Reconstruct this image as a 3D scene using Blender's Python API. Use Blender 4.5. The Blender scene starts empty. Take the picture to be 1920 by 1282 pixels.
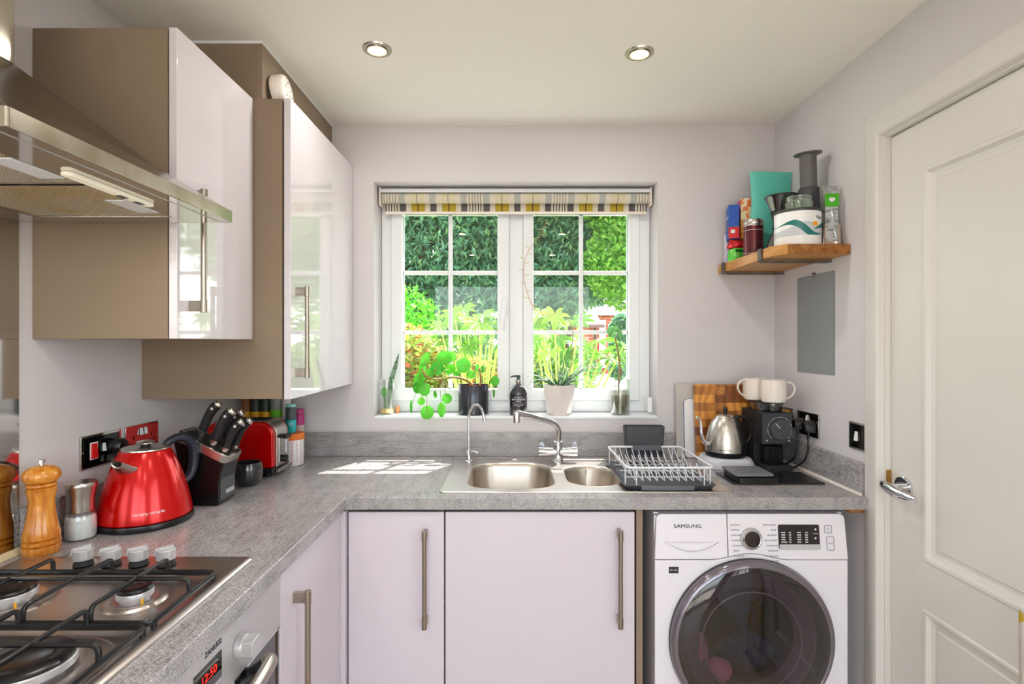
import bpy, bmesh, math, random
from mathutils import Vector, Matrix
random.seed(7)
R = math.radians
PI = math.pi
scene = bpy.context.scene
col = scene.collection

# ------------------------------------------------------------------ camera
F = 1020.0                      # focal length in pixels of the 1920 px frame
CAM_Z = 1.39
cd = bpy.data.cameras.new('camera')
cd.sensor_width = 36.0
cd.lens = 36.0 * F / 1920.0
cd.clip_start = 0.02
cd.clip_end = 200
cam = bpy.data.objects.new('camera', cd)
cam.location = (0, 0, CAM_Z)
cam.rotation_euler = (R(90), 0, 0)
col.objects.link(cam)
scene.camera = cam

# ------------------------------------------------------------------ colour management
vs = scene.view_settings
vs.view_transform = 'Standard'
vs.look = 'None'
vs.gamma = 1.0
vs.use_curve_mapping = False
vs.exposure = 0.14

# ------------------------------------------------------------------ sky and sun
world = bpy.data.worlds.new('world')
scene.world = world
world.use_nodes = True
wt = world.node_tree
bg = wt.nodes['Background']
sky = wt.nodes.new('ShaderNodeTexSky')
sky.sky_type = 'NISHITA'
sky.sun_disc = False
sky.sun_elevation = R(58)
sky.sun_rotation = R(27)
sky.air_density = 1.0
sky.dust_density = 2.0
hsv = wt.nodes.new('ShaderNodeHueSaturation')       # hazy summer sky: paler and a little warmer than the clear model
hsv.inputs['Saturation'].default_value = 0.45
wt.links.new(sky.outputs['Color'], hsv.inputs['Color'])
warm = wt.nodes.new('ShaderNodeMix')
warm.data_type = 'RGBA'
warm.blend_type = 'MULTIPLY'
warm.inputs[0].default_value = 1.0
warm.inputs[7].default_value = (1.0, 0.975, 0.965, 1)
wt.links.new(hsv.outputs['Color'], warm.inputs[6])
wt.links.new(warm.outputs[2], bg.inputs['Color'])
bg.inputs['Strength'].default_value = 1.25

sd = bpy.data.lights.new('sun', 'SUN')
sd.energy = 15.0
sd.angle = R(0.6)
sd.color = (1.0, 0.96, 0.88)
sun = bpy.data.objects.new('sun', sd)
sun.rotation_euler = Vector((-0.27, -0.535, -1.0)).to_track_quat('-Z', 'Y').to_euler()
sun.location = (3, 6, 9)
col.objects.link(sun)

def portal(name, loc, rot, sx, sy):
    d = bpy.data.lights.new(name, 'AREA')
    d.shape = 'RECTANGLE'
    d.size = sx
    d.size_y = sy
    d.cycles.is_portal = True
    o = bpy.data.objects.new(name, d)
    o.location = loc
    o.rotation_euler = rot
    col.objects.link(o)
# daylight enters by the kitchen window and by unseen patio doors and a side window added for light
portal('window_portal', (0.016, 2.62, 1.57), (R(-90), 0, 0), 1.2, 1.0)
portal('added_side_portal', (1.38, -.05, 1.45), (0, R(90), 0), 1.25, 1.2)
portal('added_patio_portal', (0.0, -1.42, 1.1), (R(90), 0, 0), 2.1, 2.1)
LAMP_WATTS = 2.4

# ------------------------------------------------------------------ helpers
ORG = {}

def srgb(h):
    if isinstance(h, (tuple, list)):
        c = [v / 255.0 for v in h]
    else:
        c = [((h >> s) & 255) / 255.0 for s in (16, 8, 0)]
    return tuple([(v / 12.92 if v <= 0.04045 else ((v + 0.055) / 1.055) ** 2.4) for v in c] + [1.0])

def mat(name, colour, rough=0.5, metal=0.0, spec=0.5, coat=0.0, noise=None, bump=None, emit=None, trans=0.0, aniso=0.0):
    """Principled material; noise = (scale, second colour, low, high, stretch) mixes a second colour; bump = (scale, strength)"""
    m = bpy.data.materials.new(name)
    m.use_nodes = True
    nt = m.node_tree
    b = nt.nodes['Principled BSDF']
    b.inputs['Base Color'].default_value = srgb(colour)
    b.inputs['Roughness'].default_value = rough
    b.inputs['Metallic'].default_value = metal
    b.inputs['Specular IOR Level'].default_value = spec
    b.inputs['Coat Weight'].default_value = coat
    b.inputs['Coat Roughness'].default_value = 0.04
    if aniso:
        b.inputs['Anisotropic'].default_value = aniso
    if trans:
        b.inputs['Transmission Weight'].default_value = trans
    if emit:
        b.inputs['Emission Color'].default_value = srgb(emit[0])
        b.inputs['Emission Strength'].default_value = emit[1]
    tc = None
    def coords(stretch):
        t = nt.nodes.new('ShaderNodeTexCoord')
        mp = nt.nodes.new('ShaderNodeMapping')
        mp.inputs['Scale'].default_value = stretch
        nt.links.new(t.outputs['Object'], mp.inputs['Vector'])
        return mp.outputs['Vector']
    if noise:
        sc, c2, lo, hi = noise[:4]
        st = noise[4] if len(noise) > 4 else (1, 1, 1)
        n = nt.nodes.new('ShaderNodeTexNoise')
        n.inputs['Scale'].default_value = sc
        n.inputs['Detail'].default_value = 5
        nt.links.new(coords(st), n.inputs['Vector'])
        r = nt.nodes.new('ShaderNodeValToRGB')
        r.color_ramp.elements[0].position = lo
        r.color_ramp.elements[0].color = srgb(colour)
        r.color_ramp.elements[1].position = hi
        r.color_ramp.elements[1].color = srgb(c2)
        nt.links.new(n.outputs['Fac'], r.inputs['Fac'])
        nt.links.new(r.outputs['Color'], b.inputs['Base Color'])
    if bump:
        n = nt.nodes.new('ShaderNodeTexNoise')
        n.inputs['Scale'].default_value = bump[0]
        n.inputs['Detail'].default_value = 3
        nt.links.new(coords(bump[2] if len(bump) > 2 else (1, 1, 1)), n.inputs['Vector'])
        bp = nt.nodes.new('ShaderNodeBump')
        bp.inputs['Strength'].default_value = bump[1]
        bp.inputs['Distance'].default_value = 0.002
        nt.links.new(n.outputs['Fac'], bp.inputs['Height'])
        nt.links.new(bp.outputs['Normal'], b.inputs['Normal'])
    return m

def thin_glass(name, tint=0xFFFFFF, reflect=0.05, rough=0.0, edge=0.6):
    """thin-walled glass or clear plastic: transparent face on, glossy at glancing angles"""
    m = bpy.data.materials.new(name)
    m.use_nodes = True
    nt = m.node_tree
    nt.nodes.clear()
    out = nt.nodes.new('ShaderNodeOutputMaterial')
    tr = nt.nodes.new('ShaderNodeBsdfTransparent')
    tr.inputs['Color'].default_value = srgb(tint)
    gl = nt.nodes.new('ShaderNodeBsdfGlossy')
    gl.inputs['Roughness'].default_value = rough
    gl.inputs['Color'].default_value = (1, 1, 1, 1)
    lw = nt.nodes.new('ShaderNodeLayerWeight')
    lw.inputs['Blend'].default_value = 0.25
    mr = nt.nodes.new('ShaderNodeMapRange')
    mr.inputs['To Min'].default_value = reflect
    mr.inputs['To Max'].default_value = edge
    nt.links.new(lw.outputs['Facing'], mr.inputs['Value'])
    mx = nt.nodes.new('ShaderNodeMixShader')
    nt.links.new(mr.outputs['Result'], mx.inputs['Fac'])
    nt.links.new(tr.outputs[0], mx.inputs[1])
    nt.links.new(gl.outputs[0], mx.inputs[2])
    nt.links.new(mx.outputs[0], out.inputs['Surface'])
    return m

def leaf_mat(name, colours, translucent=0.5, rough=0.5, tscale=1.0, tcol=None):
    """leaves: each leaf takes its own colour from the ramp; light shines through"""
    m = bpy.data.materials.new(name)
    m.use_nodes = True
    nt = m.node_tree
    b = nt.nodes['Principled BSDF']
    out = nt.nodes['Material Output']
    g = nt.nodes.new('ShaderNodeNewGeometry')
    r = nt.nodes.new('ShaderNodeValToRGB')
    cr = r.color_ramp
    n = len(colours)
    cr.elements[0].color = srgb(colours[0])
    cr.elements[1].position = 1.0
    cr.elements[1].color = srgb(colours[-1])
    for i in range(1, n - 1):
        e = cr.elements.new(i / (n - 1))
        e.color = srgb(colours[i])
    nt.links.new(g.outputs['Random Per Island'], r.inputs['Fac'])
    nt.links.new(r.outputs['Color'], b.inputs['Base Color'])
    b.inputs['Roughness'].default_value = rough
    t = nt.nodes.new('ShaderNodeBsdfTranslucent')
    if tcol:
        t.inputs['Color'].default_value = srgb(tcol)
    else:
        nt.links.new(r.outputs['Color'], t.inputs['Color'])
    mx = nt.nodes.new('ShaderNodeMixShader')
    mx.inputs['Fac'].default_value = translucent
    nt.links.new(b.outputs[0], mx.inputs[1])
    nt.links.new(t.outputs[0], mx.inputs[2])
    nt.links.new(mx.outputs[0], out.inputs['Surface'])
    return m

def frame(o, ax, ay):
    ax = Vector(ax).normalized()
    ay = Vector(ay)
    ay = (ay - ax * ay.dot(ax)).normalized()
    az = ax.cross(ay)
    return Matrix(((ax.x, ay.x, az.x, o[0]), (ax.y, ay.y, az.y, o[1]), (ax.z, ay.z, az.z, o[2]), (0, 0, 0, 1)))

def along(o, d):
    """matrix that puts local Z along d at o"""
    q = Vector(d).to_track_quat('Z', 'Y')
    return Matrix.Translation(o) @ q.to_matrix().to_4x4()

def smooth_path(pts, k=6, closed=False):
    P = [Vector(p) for p in pts]
    n = len(P)
    out = []
    rng = n if closed else n - 1
    for i in range(rng):
        p0 = P[(i - 1) % n] if (closed or i > 0) else P[0]
        p1 = P[i]
        p2 = P[(i + 1) % n]
        p3 = P[(i + 2) % n] if (closed or i < n - 2) else P[-1]
        for j in range(k):
            t = j / k
            out.append(0.5 * ((2 * p1) + (-p0 + p2) * t + (2 * p0 - 5 * p1 + 4 * p2 - p3) * t * t + (-p0 + 3 * p1 - 3 * p2 + p3) * t ** 3))
    if not closed:
        out.append(P[-1])
    return out

def round_corners(pts, r, k=4, closed=False):
    """replace each corner of a polyline by a short arc"""
    P = [Vector(p) for p in pts]
    n = len(P)
    out = []
    for i in range(n):
        if not closed and i in (0, n - 1):
            out.append(P[i]); continue
        a, b, c = P[(i - 1) % n], P[i], P[(i + 1) % n]
        u = (a - b); v = (c - b)
        rr = min(r, u.length * 0.45, v.length * 0.45)
        s = b + u.normalized() * rr
        e = b + v.normalized() * rr
        for j in range(k + 1):
            t = j / k
            out.append((1 - t) ** 2 * s + 2 * t * (1 - t) * b + t * t * e)
    return out

def rrect(w, h, r, k=5, cx=0, cy=0):
    pts = []
    for (sx, sy, a0) in ((1, 1, 0), (-1, 1, 90), (-1, -1, 180), (1, -1, 270)):
        for j in range(k + 1):
            a = R(a0 + 90 * j / k)
            pts.append((cx + sx * (w / 2 - r) + r * math.cos(a), cy + sy * (h / 2 - r) + r * math.sin(a)))
    return pts

def circle(r, n=32, cx=0, cy=0):
    return [(cx + r * math.cos(2 * PI * i / n), cy + r * math.sin(2 * PI * i / n)) for i in range(n)]

class MB:
    def __init__(self):
        self.bm = bmesh.new()
    def v(self, p, M=None):
        p = Vector(p)
        return self.bm.verts.new(M @ p if M else p)
    def face(self, vs):
        try:
            return self.bm.faces.new(vs)
        except ValueError:
            return None
    def box(self, x0, x1, y0, y1, z0, z1, M=None):
        c = [self.v((x, y, z), M) for z in (z0, z1) for y in (y0, y1) for x in (x0, x1)]
        for f in ((0, 2, 3, 1), (4, 5, 7, 6), (0, 1, 5, 4), (2, 6, 7, 3), (0, 4, 6, 2), (1, 3, 7, 5)):
            self.face([c[i] for i in f])
        return self
    def prism(self, pts, z0, z1, M=None, cap=True):
        """2D outline extruded along local Z"""
        a = [self.v((p[0], p[1], z0), M) for p in pts]
        b = [self.v((p[0], p[1], z1), M) for p in pts]
        n = len(pts)
        for i in range(n):
            self.face([a[i], a[(i + 1) % n], b[(i + 1) % n], b[i]])
        if cap:
            self.face(a[::-1]); self.face(b)
        return self
    def loft(self, rings, M=None, cap0=True, cap1=True, closed=True):
        """rings: lists of 3D points, same length"""
        V = [[self.v(p, M) for p in r] for r in rings]
        n = len(V[0])
        for a, b in zip(V[:-1], V[1:]):
            for i in range(n if closed else n - 1):
                self.face([a[i], a[(i + 1) % n], b[(i + 1) % n], b[i]])
        if cap0: self.face(V[0][::-1])
        if cap1: self.face(V[-1])
        return self
    def lathe(self, prof, c=(0, 0, 0), M=None, n=32, cap0=True, cap1=True, sx=1.0, sy=1.0):
        T = Matrix.Translation(c)
        M = T if M is None else M @ T
        rings = []
        for r, z in prof:
            r = max(r, 1e-5)
            rings.append([(r * sx * math.cos(2 * PI * i / n), r * sy * math.sin(2 * PI * i / n), z) for i in range(n)])
        return self.loft(rings, M, cap0, cap1)
    def cyl(self, p0, p1, r, r2=None, n=20):
        p0 = Vector(p0); p1 = Vector(p1)
        L = (p1 - p0).length
        return self.lathe([(r, 0), (r if r2 is None else r2, L)], M=along(p0, p1 - p0), n=n)
    def tube(self, pts, r, n=10, closed=False, flat=None, M=None):
        P = [Vector(p) for p in pts]
        m = len(P)
        rad = r if isinstance(r, (list, tuple)) else [r] * m
        if len(rad) != m:
            k = len(rad)
            rad = [rad[min(int(i * (k - 1) / (m - 1)), k - 2)] * (1 - (i * (k - 1) / (m - 1)) % 1) + rad[min(int(i * (k - 1) / (m - 1)) + 1, k - 1)] * ((i * (k - 1) / (m - 1)) % 1) if i < m - 1 else rad[-1] for i in range(m)]
        prev = None
        rings = []
        for i in range(m):
            a = P[(i - 1) % m] if (closed or i > 0) else P[i]
            b = P[(i + 1) % m] if (closed or i < m - 1) else P[i]
            t = (b - a).normalized()
            if prev is None:
                u = t.orthogonal().normalized()
                if flat is not None:
                    u = (Vector(flat[0]) - t * t.dot(Vector(flat[0]))).normalized()
            else:
                u = (prev - t * t.dot(prev)).normalized()
            prev = u
            w = t.cross(u)
            fy = flat[1] if flat is not None else 1.0
            rings.append([P[i] + (u * math.cos(2 * PI * j / n) + w * math.sin(2 * PI * j / n) * fy) * rad[i] for j in range(n)])
        if closed:
            rings.append(rings[0])
            V = [[self.v(p, M) for p in q] for q in rings[:-1]]
            for i in range(m):
                A, B = V[i], V[(i + 1) % m]
                for j in range(n):
                    self.face([A[j], A[(j + 1) % n], B[(j + 1) % n], B[j]])
        else:
            self.loft(rings, M)
        return self
    def plate(self, outer, holes, z0, z1, M=None):
        """flat plate with holes, extruded"""
        tmp = bmesh.new()
        loops = [outer] + list(holes)
        es = []
        for L in loops:
            vv = [tmp.verts.new((p[0], p[1], 0)) for p in L]
            for i in range(len(vv)):
                es.append(tmp.edges.new((vv[i], vv[(i + 1) % len(vv)])))
        bmesh.ops.triangle_fill(tmp, use_beauty=True, use_dissolve=False, edges=es)
        tmp.verts.index_update()
        top = [self.v((v.co.x, v.co.y, z1), M) for v in tmp.verts]
        bot = [self.v((v.co.x, v.co.y, z0), M) for v in tmp.verts]
        for f in tmp.faces:
            idx = [v.index for v in f.verts]
            if f.normal.z < 0: idx = idx[::-1]
            self.face([top[i] for i in idx])
            self.face([bot[i] for i in reversed(idx)])
        for e in tmp.edges:
            if len(e.link_faces) == 1:
                a, b = e.verts[0].index, e.verts[1].index
                self.face([bot[a], bot[b], top[b], top[a]])
        tmp.free()
        return self
    def cells(self, xs, ys, keep, z0, z1, M=None):
        """grid of cells sharing vertices, extruded: an L-shape or a wall with an opening without seams"""
        tv = {}; bv = {}
        def g(d, i, j, z):
            if (i, j) not in d: d[(i, j)] = self.v((xs[i], ys[j], z), M)
            return d[(i, j)]
        nx, ny = len(xs) - 1, len(ys) - 1
        K = lambda i, j: 0 <= i < nx and 0 <= j < ny and keep(i, j)
        for i in range(nx):
            for j in range(ny):
                if not K(i, j): continue
                self.face([g(tv, i, j, z1), g(tv, i + 1, j, z1), g(tv, i + 1, j + 1, z1), g(tv, i, j + 1, z1)])
                self.face([g(bv, i, j + 1, z0), g(bv, i + 1, j + 1, z0), g(bv, i + 1, j, z0), g(bv, i, j, z0)])
                for (di, dj, a, b) in ((-1, 0, (i, j + 1), (i, j)), (1, 0, (i + 1, j), (i + 1, j + 1)), (0, -1, (i, j), (i + 1, j)), (0, 1, (i + 1, j + 1), (i, j + 1))):
                    if not K(i + di, j + dj):
                        self.face([g(bv, *a, z0), g(bv, *b, z0), g(tv, *b, z1), g(tv, *a, z1)])
        return self
    def build(self, name, material, parent=None, bevel=0.0, seg=2, angle=35, subd=0, smooth=True, fix=True):
        bm = self.bm
        if fix:
            bmesh.ops.recalc_face_normals(bm, faces=bm.faces)
        off = ORG.get(parent, Vector((0, 0, 0))) if parent is not None else Vector((0, 0, 0))
        if off.length > 0:
            bmesh.ops.translate(bm, verts=bm.verts, vec=-off)
        me = bpy.data.meshes.new(name)
        bm.to_mesh(me)
        bm.free()
        if smooth and len(me.polygons):
            me.polygons.foreach_set('use_smooth', [True] * len(me.polygons))
            me.set_sharp_from_angle(angle=R(angle))
        o = bpy.data.objects.new(name, me)
        if material: me.materials.append(material)
        col.objects.link(o)
        if parent is not None:
            o.parent = parent
            ORG[o] = off
        if bevel:
            b = o.modifiers.new('bevel', 'BEVEL')
            b.width = bevel
            b.segments = seg
            b.limit_method = 'ANGLE'
            b.angle_limit = R(40)
            b.harden_normals = True
        if subd:
            s = o.modifiers.new('subd', 'SUBSURF')
            s.levels = subd; s.render_levels = subd
        return o

def tag(o, label=None, cat=None, group=None, kind=None):
    if label: o['label'] = label
    if cat: o['category'] = cat
    if group: o['group'] = group
    if kind: o['kind'] = kind
    return o

def thing(name, label, cat, loc=(0, 0, 0), group=None):
    o = bpy.data.objects.new(name, None)
    o.empty_display_size = 0.05
    o.location = loc
    col.objects.link(o)
    ORG[o] = Vector(loc)
    return tag(o, label, cat, group)

def struct(o):
    o['kind'] = 'structure'
    return o

def copy_tree(o, parent=None):
    c = o.copy()
    col.objects.link(c)
    if parent is not None: c.parent = parent
    for ch in list(o.children):
        copy_tree(ch, c)
    return c

def text(body, size, M, material, parent, name='lettering', ext=0.0004, align='CENTER', sx=1.0):
    cu = bpy.data.curves.new('t', 'FONT')
    cu.body = body
    cu.size = size
    cu.extrude = ext
    cu.align_x = align
    cu.align_y = 'CENTER'
    cu.resolution_u = 3
    t = bpy.data.objects.new('t', cu)
    col.objects.link(t)
    dg = bpy.context.evaluated_depsgraph_get()
    me = bpy.data.meshes.new_from_object(t.evaluated_get(dg))
    bpy.data.objects.remove(t)
    bpy.data.curves.remove(cu)
    me.transform(Matrix.Diagonal((sx, 1, 1, 1)))
    me.transform(M)
    off = ORG.get(parent, Vector((0, 0, 0)))
    me.transform(Matrix.Translation(-off))
    me.materials.clear()
    me.materials.append(material)
    me.name = name
    o = bpy.data.objects.new(name, me)
    col.objects.link(o)
    o.parent = parent
    ORG[o] = off
    return o

FRONT = lambda x, y, z: frame((x, y, z), (1, 0, 0), (0, 0, 1))      # faces the camera (-Y)
RIGHTF = lambda x, y, z: frame((x, y, z), (0, 1, 0), (0, 0, 1))     # faces +X
LEFTF = lambda x, y, z: frame((x, y, z), (0, -1, 0), (0, 0, 1))     # faces -X

# ------------------------------------------------------------------ materials
M = {}
M['wall'] = mat('wall_paint', (214, 209, 210), 0.9, spec=0.2, bump=(180, 0.03))
M['ceiling'] = mat('ceiling_paint', (240, 236, 228), 0.95, spec=0.1)
M['gloss'] = mat('gloss_white_door', (222, 216, 220), 0.05, spec=0.5, coat=0.6)
M['satin'] = mat('satin_white_door', (217, 207, 215), 0.28, spec=0.4)
M['taupe'] = mat('taupe_board', (143, 124, 104), 0.5, spec=0.3, bump=(900, 0.05))
M['doorpaint'] = mat('door_paint', (222, 218, 212), 0.32, spec=0.4)
M['upvc'] = mat('window_plastic', (236, 238, 240), 0.25, spec=0.4)
M['steel'] = mat('brushed_steel', (176, 172, 166), 0.24, 1.0, bump=(60, 0.12, (1, 1, 30)))
M['steelh'] = mat('brushed_steel_hob', (206, 198, 192), 0.3, 1.0, bump=(40, 0.05, (30, 1, 1)))
M['hood'] = mat('hood_steel', (178, 170, 156), 0.13, 1.0, bump=(50, 0.04, (1, 14, 1)))
M['mirror'] = mat('polished_steel', (205, 202, 198), 0.06, 1.0)
M['chrome'] = mat('chrome', (225, 225, 228), 0.05, 1.0)
M['nickel'] = mat('brushed_nickel', (168, 158, 146), 0.26, 1.0)
M['black'] = mat('black_plastic', (18, 18, 20), 0.3)
M['blackm'] = mat('matt_black', (28, 28, 30), 0.6)
M['blackg'] = mat('black_gloss', (8, 8, 9), 0.06, coat=0.5)
M['enamel'] = mat('black_enamel', (22, 21, 22), 0.28)
M['grey'] = mat('grey_plastic', (92, 94, 100), 0.45)
M['dgrey'] = mat('dark_grey_plastic', (66, 66, 72), 0.5)
M['white'] = mat('white_plastic', (235, 235, 238), 0.35)
M['wire'] = mat('white_coated_wire', (226, 226, 230), 0.35)
M['appl'] = mat('white_enamel', (238, 232, 238), 0.22, spec=0.5)
M['silverp'] = mat('silver_paint', (196, 192, 192), 0.32, 0.35)
M['red'] = mat('red_metallic', (208, 4, 0), 0.2, 0.35, coat=0.15)
M['redp'] = mat('red_plastic', (214, 26, 24), 0.35)
M['glass'] = thin_glass('clear_glass')
M['glassv'] = thin_glass('jar_glass', (244, 248, 244), 0.08, 0.02, 0.8)
M['pane'] = thin_glass('window_pane_glass', (250, 253, 252), 0.02, 0.0, 0.4)
M['smoke'] = thin_glass('smoked_plastic', (150, 150, 155), 0.08, 0.05, 0.5)
M['orange'] = mat('orange_plastic', (238, 122, 40), 0.4)
M['yellow'] = mat('yellow_plastic', (240, 176, 22), 0.4)
M['lime'] = mat('lime_plastic', (120, 214, 30), 0.4)
M['teal'] = mat('teal_matt_foil', (94, 196, 178), 0.5, bump=(14, 0.9))
M['ink'] = mat('dark_ink', (40, 38, 44), 0.5)
M['inkw'] = mat('white_ink', (232, 230, 232), 0.5)
M['inkg'] = mat('grey_ink', (150, 148, 156), 0.5)
M['soil'] = mat('potting_soil', (70, 52, 38), 0.95, noise=(90, (120, 90, 62), 0.4, 0.65), bump=(90, 1.0))
M['terra'] = mat('terracotta', (186, 96, 60), 0.8)
M['cream'] = mat('cream_glaze', (232, 218, 206), 0.3, noise=(7, (240, 232, 224), 0.4, 0.6))
M['pine'] = mat('oiled_pine', (206, 152, 82), 0.45, noise=(6, (178, 118, 56), 0.35, 0.7, (14, 1, 14)), bump=(60, 0.1))
M['rough'] = mat('rough_end_grain', (172, 112, 50), 0.7, noise=(40, (118, 70, 26), 0.35, 0.7), bump=(120, 0.8))
M['iron'] = mat('raw_steel_strap', (112, 106, 100), 0.5, 0.6, noise=(30, (84, 78, 72), 0.4, 0.6))
M['batten'] = mat('pale_batten', (190, 140, 84), 0.6, noise=(30, (160, 108, 58), 0.4, 0.6, (1, 12, 1)))

def worktop_mat(name, stretch, rot):
    m = bpy.data.materials.new(name)
    m.use_nodes = True
    nt = m.node_tree
    b = nt.nodes['Principled BSDF']
    b.inputs['Roughness'].default_value = 0.24
    b.inputs['Specular IOR Level'].default_value = 0.6
    tc = nt.nodes.new('ShaderNodeTexCoord')
    def noise(scale, stretch, rot, detail=6, dist=0.0):
        mp = nt.nodes.new('ShaderNodeMapping')
        mp.inputs['Rotation'].default_value = rot
        mp.inputs['Scale'].default_value = stretch
        nt.links.new(tc.outputs['Object'], mp.inputs['Vector'])
        n = nt.nodes.new('ShaderNodeTexNoise')
        n.inputs['Scale'].default_value = scale
        n.inputs['Detail'].default_value = detail
        n.inputs['Distortion'].default_value = dist
        nt.links.new(mp.outputs[0], n.inputs['Vector'])
        return n.outputs['Fac']
    def ramp(fac, stops):
        r = nt.nodes.new('ShaderNodeValToRGB')
        cr = r.color_ramp
        cr.elements[0].position, cr.elements[0].color = stops[0][0], srgb(stops[0][1])
        cr.elements[1].position, cr.elements[1].color = stops[-1][0], srgb(stops[-1][1])
        for p, c in stops[1:-1]:
            e = cr.elements.new(p); e.color = srgb(c)
        nt.links.new(fac, r.inputs['Fac'])
        return r.outputs['Color']
    def mixc(mode, f, a, c):
        x = nt.nodes.new('ShaderNodeMix')
        x.data_type = 'RGBA'; x.blend_type = mode
        x.inputs['Factor'].default_value = f
        nt.links.new(a, x.inputs[6]); nt.links.new(c, x.inputs[7])
        return x.outputs[2]
    base = ramp(noise(16, (1, 1, 1), (0, 0, 0)), [(0.3, (182, 177, 177)), (0.7, (202, 197, 197))])
    speck = ramp(noise(300, (1, 1, 1), (0, 0, 0), 2), [(0.3, (96, 92, 92)), (0.48, (206, 204, 204)), (0.7, (255, 255, 255))])
    vein = ramp(noise(3.2, stretch, rot, 9, 0.35), [(0.0, (255, 255, 255)), (0.47, (240, 240, 240)), (0.497, (120, 118, 120)), (0.51, (230, 230, 230)), (0.60, (255, 255, 255)), (0.625, (176, 174, 176)), (0.64, (255, 255, 255)), (1.0, (235, 235, 235))])
    c = mixc('MULTIPLY', 0.72, base, speck)
    c = mixc('MULTIPLY', 0.38, c, vein)
    nt.links.new(c, b.inputs['Base Color'])
    return m
M['top'] = worktop_mat('grey_stone_laminate', (7, 1.1, 5), (0, 0, R(-24)))
M['top2'] = worktop_mat('grey_stone_laminate_upstand', (1.1, 5, 7), (0, R(-12), 0))
M['top3'] = worktop_mat('grey_stone_laminate_side', (5, 1.1, 7), (R(10), 0, 0))

def endgrain_mat():
    m = bpy.data.materials.new('end_grain_blocks')
    m.use_nodes = True
    nt = m.node_tree
    b = nt.nodes['Principled BSDF']
    b.inputs['Roughness'].default_value = 0.4
    tc = nt.nodes.new('ShaderNodeTexCoord')
    mp = nt.nodes.new('ShaderNodeMapping')
    mp.inputs['Rotation'].default_value = (R(90), 0, 0)
    nt.links.new(tc.outputs['Object'], mp.inputs['Vector'])
    br = nt.nodes.new('ShaderNodeTexBrick')
    br.inputs['Scale'].default_value = 1.0
    br.inputs['Brick Width'].default_value = 0.085
    br.inputs['Row Height'].default_value = 0.033
    br.inputs['Mortar Size'].default_value = 0.0003
    br.inputs['Color1'].default_value = srgb((240, 164, 70))
    br.inputs['Color2'].default_value = srgb((116, 58, 20))
    br.inputs['Mortar'].default_value = srgb((120, 70, 30))
    nt.links.new(mp.outputs[0], br.inputs['Vector'])
    wv = nt.nodes.new('ShaderNodeTexWave')
    wv.inputs['Scale'].default_value = 9
    wv.inputs['Distortion'].default_value = 9
    wv.inputs['Detail'].default_value = 2
    nt.links.new(tc.outputs['Object'], wv.inputs['Vector'])
    r = nt.nodes.new('ShaderNodeValToRGB')
    r.color_ramp.elements[0].color = srgb((150, 110, 80))
    r.color_ramp.elements[1].color = (1, 1, 1, 1)
    nt.links.new(wv.outputs['Fac'], r.inputs['Fac'])
    x = nt.nodes.new('ShaderNodeMix'); x.data_type = 'RGBA'; x.blend_type = 'MULTIPLY'
    x.inputs['Factor'].default_value = 0.45
    nt.links.new(br.outputs['Color'], x.inputs[6]); nt.links.new(r.outputs['Color'], x.inputs[7])
    nt.links.new(x.outputs[2], b.inputs['Base Color'])
    return m
M['endgrain'] = endgrain_mat()

def wood_turned():
    m = mat('varnished_beech', (224, 150, 52), 0.22, coat=0.4, noise=(30, (196, 112, 30), 0.4, 0.65, (3, 3, 0.4)))
    return m
M['beech'] = wood_turned()
# ================================================================== THE ROOM
WX0, WX1, WY, CZ = -1.13, 1.113, 2.308, 2.3086     # left wall, right wall, window wall, ceiling
REAR = -1.3
WN = (-0.586, 0.618, 1.075, 2.069)                 # window opening x0, x1, z0, z1
M['floor'] = mat('oak_floor', (214, 198, 176), 0.4, noise=(3, (196, 178, 152), 0.4, 0.6, (10, 1, 1)))
M['brick'] = mat('outer_brick', (150, 84, 62), 0.9)

struct(MB().box(WX0 - .25, WX1 + .25, REAR - .25, WY + .3, -0.1, 0).build('floor', M['floor'], smooth=False))
struct(MB().box(WX0 - .25, WX1 + .25, REAR - .25, WY + .3, CZ, CZ + .12).build('ceiling', M['ceiling'], smooth=False))
struct(MB().box(WX0 - .25, WX0, REAR, WY, 0, CZ).build('wall_left', M['wall'], smooth=False))
XZ = Matrix(((1, 0, 0, 0), (0, 0, -1, 0), (0, 1, 0, 0), (0, 0, 0, 1)))    # local (x, y, z) -> world (x, -z, y)
struct(MB().cells([WX0 - .25, WN[0], WN[1], WX1 + .25], [0, WN[2], WN[3], CZ], lambda i, j: not (i == 1 and j == 1), -WY - .3, -WY, XZ).build('wall_back', M['wall'], smooth=False))
# right wall with the door opening; local (x, y, z) -> world (z, x, y)
YZ = Matrix(((0, 0, 1, 0), (1, 0, 0, 0), (0, 1, 0, 0), (0, 0, 0, 1)))
DY0, DY1, DZ = 0.858, 1.62, 1.998
struct(MB().cells([REAR, -.65, .55, DY0 - .025, DY1 + .025, WY], [0, .85, DZ + .025, 2.1, CZ], lambda i, j: not (i == 3 and j < 2) and not (i == 1 and j in (1, 2)), WX1, WX1 + .25, YZ).build('wall_right', M['wall'], smooth=False))
struct(MB().cells([WX0 - .25, -0.95, 0.95, WX1 + .25], [0, 2.1, CZ], lambda i, j: not (i == 1 and j == 0), -REAR, -REAR + .25, XZ).build('wall_rear', M['wall'], smooth=False))
# unseen patio doors behind the camera, added to light the room
w2 = bpy.data.objects.new('added_window_2', None); col.objects.link(w2); struct(w2)
f = MB()
f.cells([-0.95, -0.89, -0.03, 0.03, 0.89, 0.95], [0, 0.1, 2.03, 2.1], lambda i, j: i in (0, 2, 4) or j in (0, 2), 1.34, 1.4, XZ)
f.build('window_frame', M['upvc'], w2, bevel=0.004)
MB().box(-0.9, 0.9, -1.375, -1.37, 0.09, 2.04).build('pane', M['pane'], w2)

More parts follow.
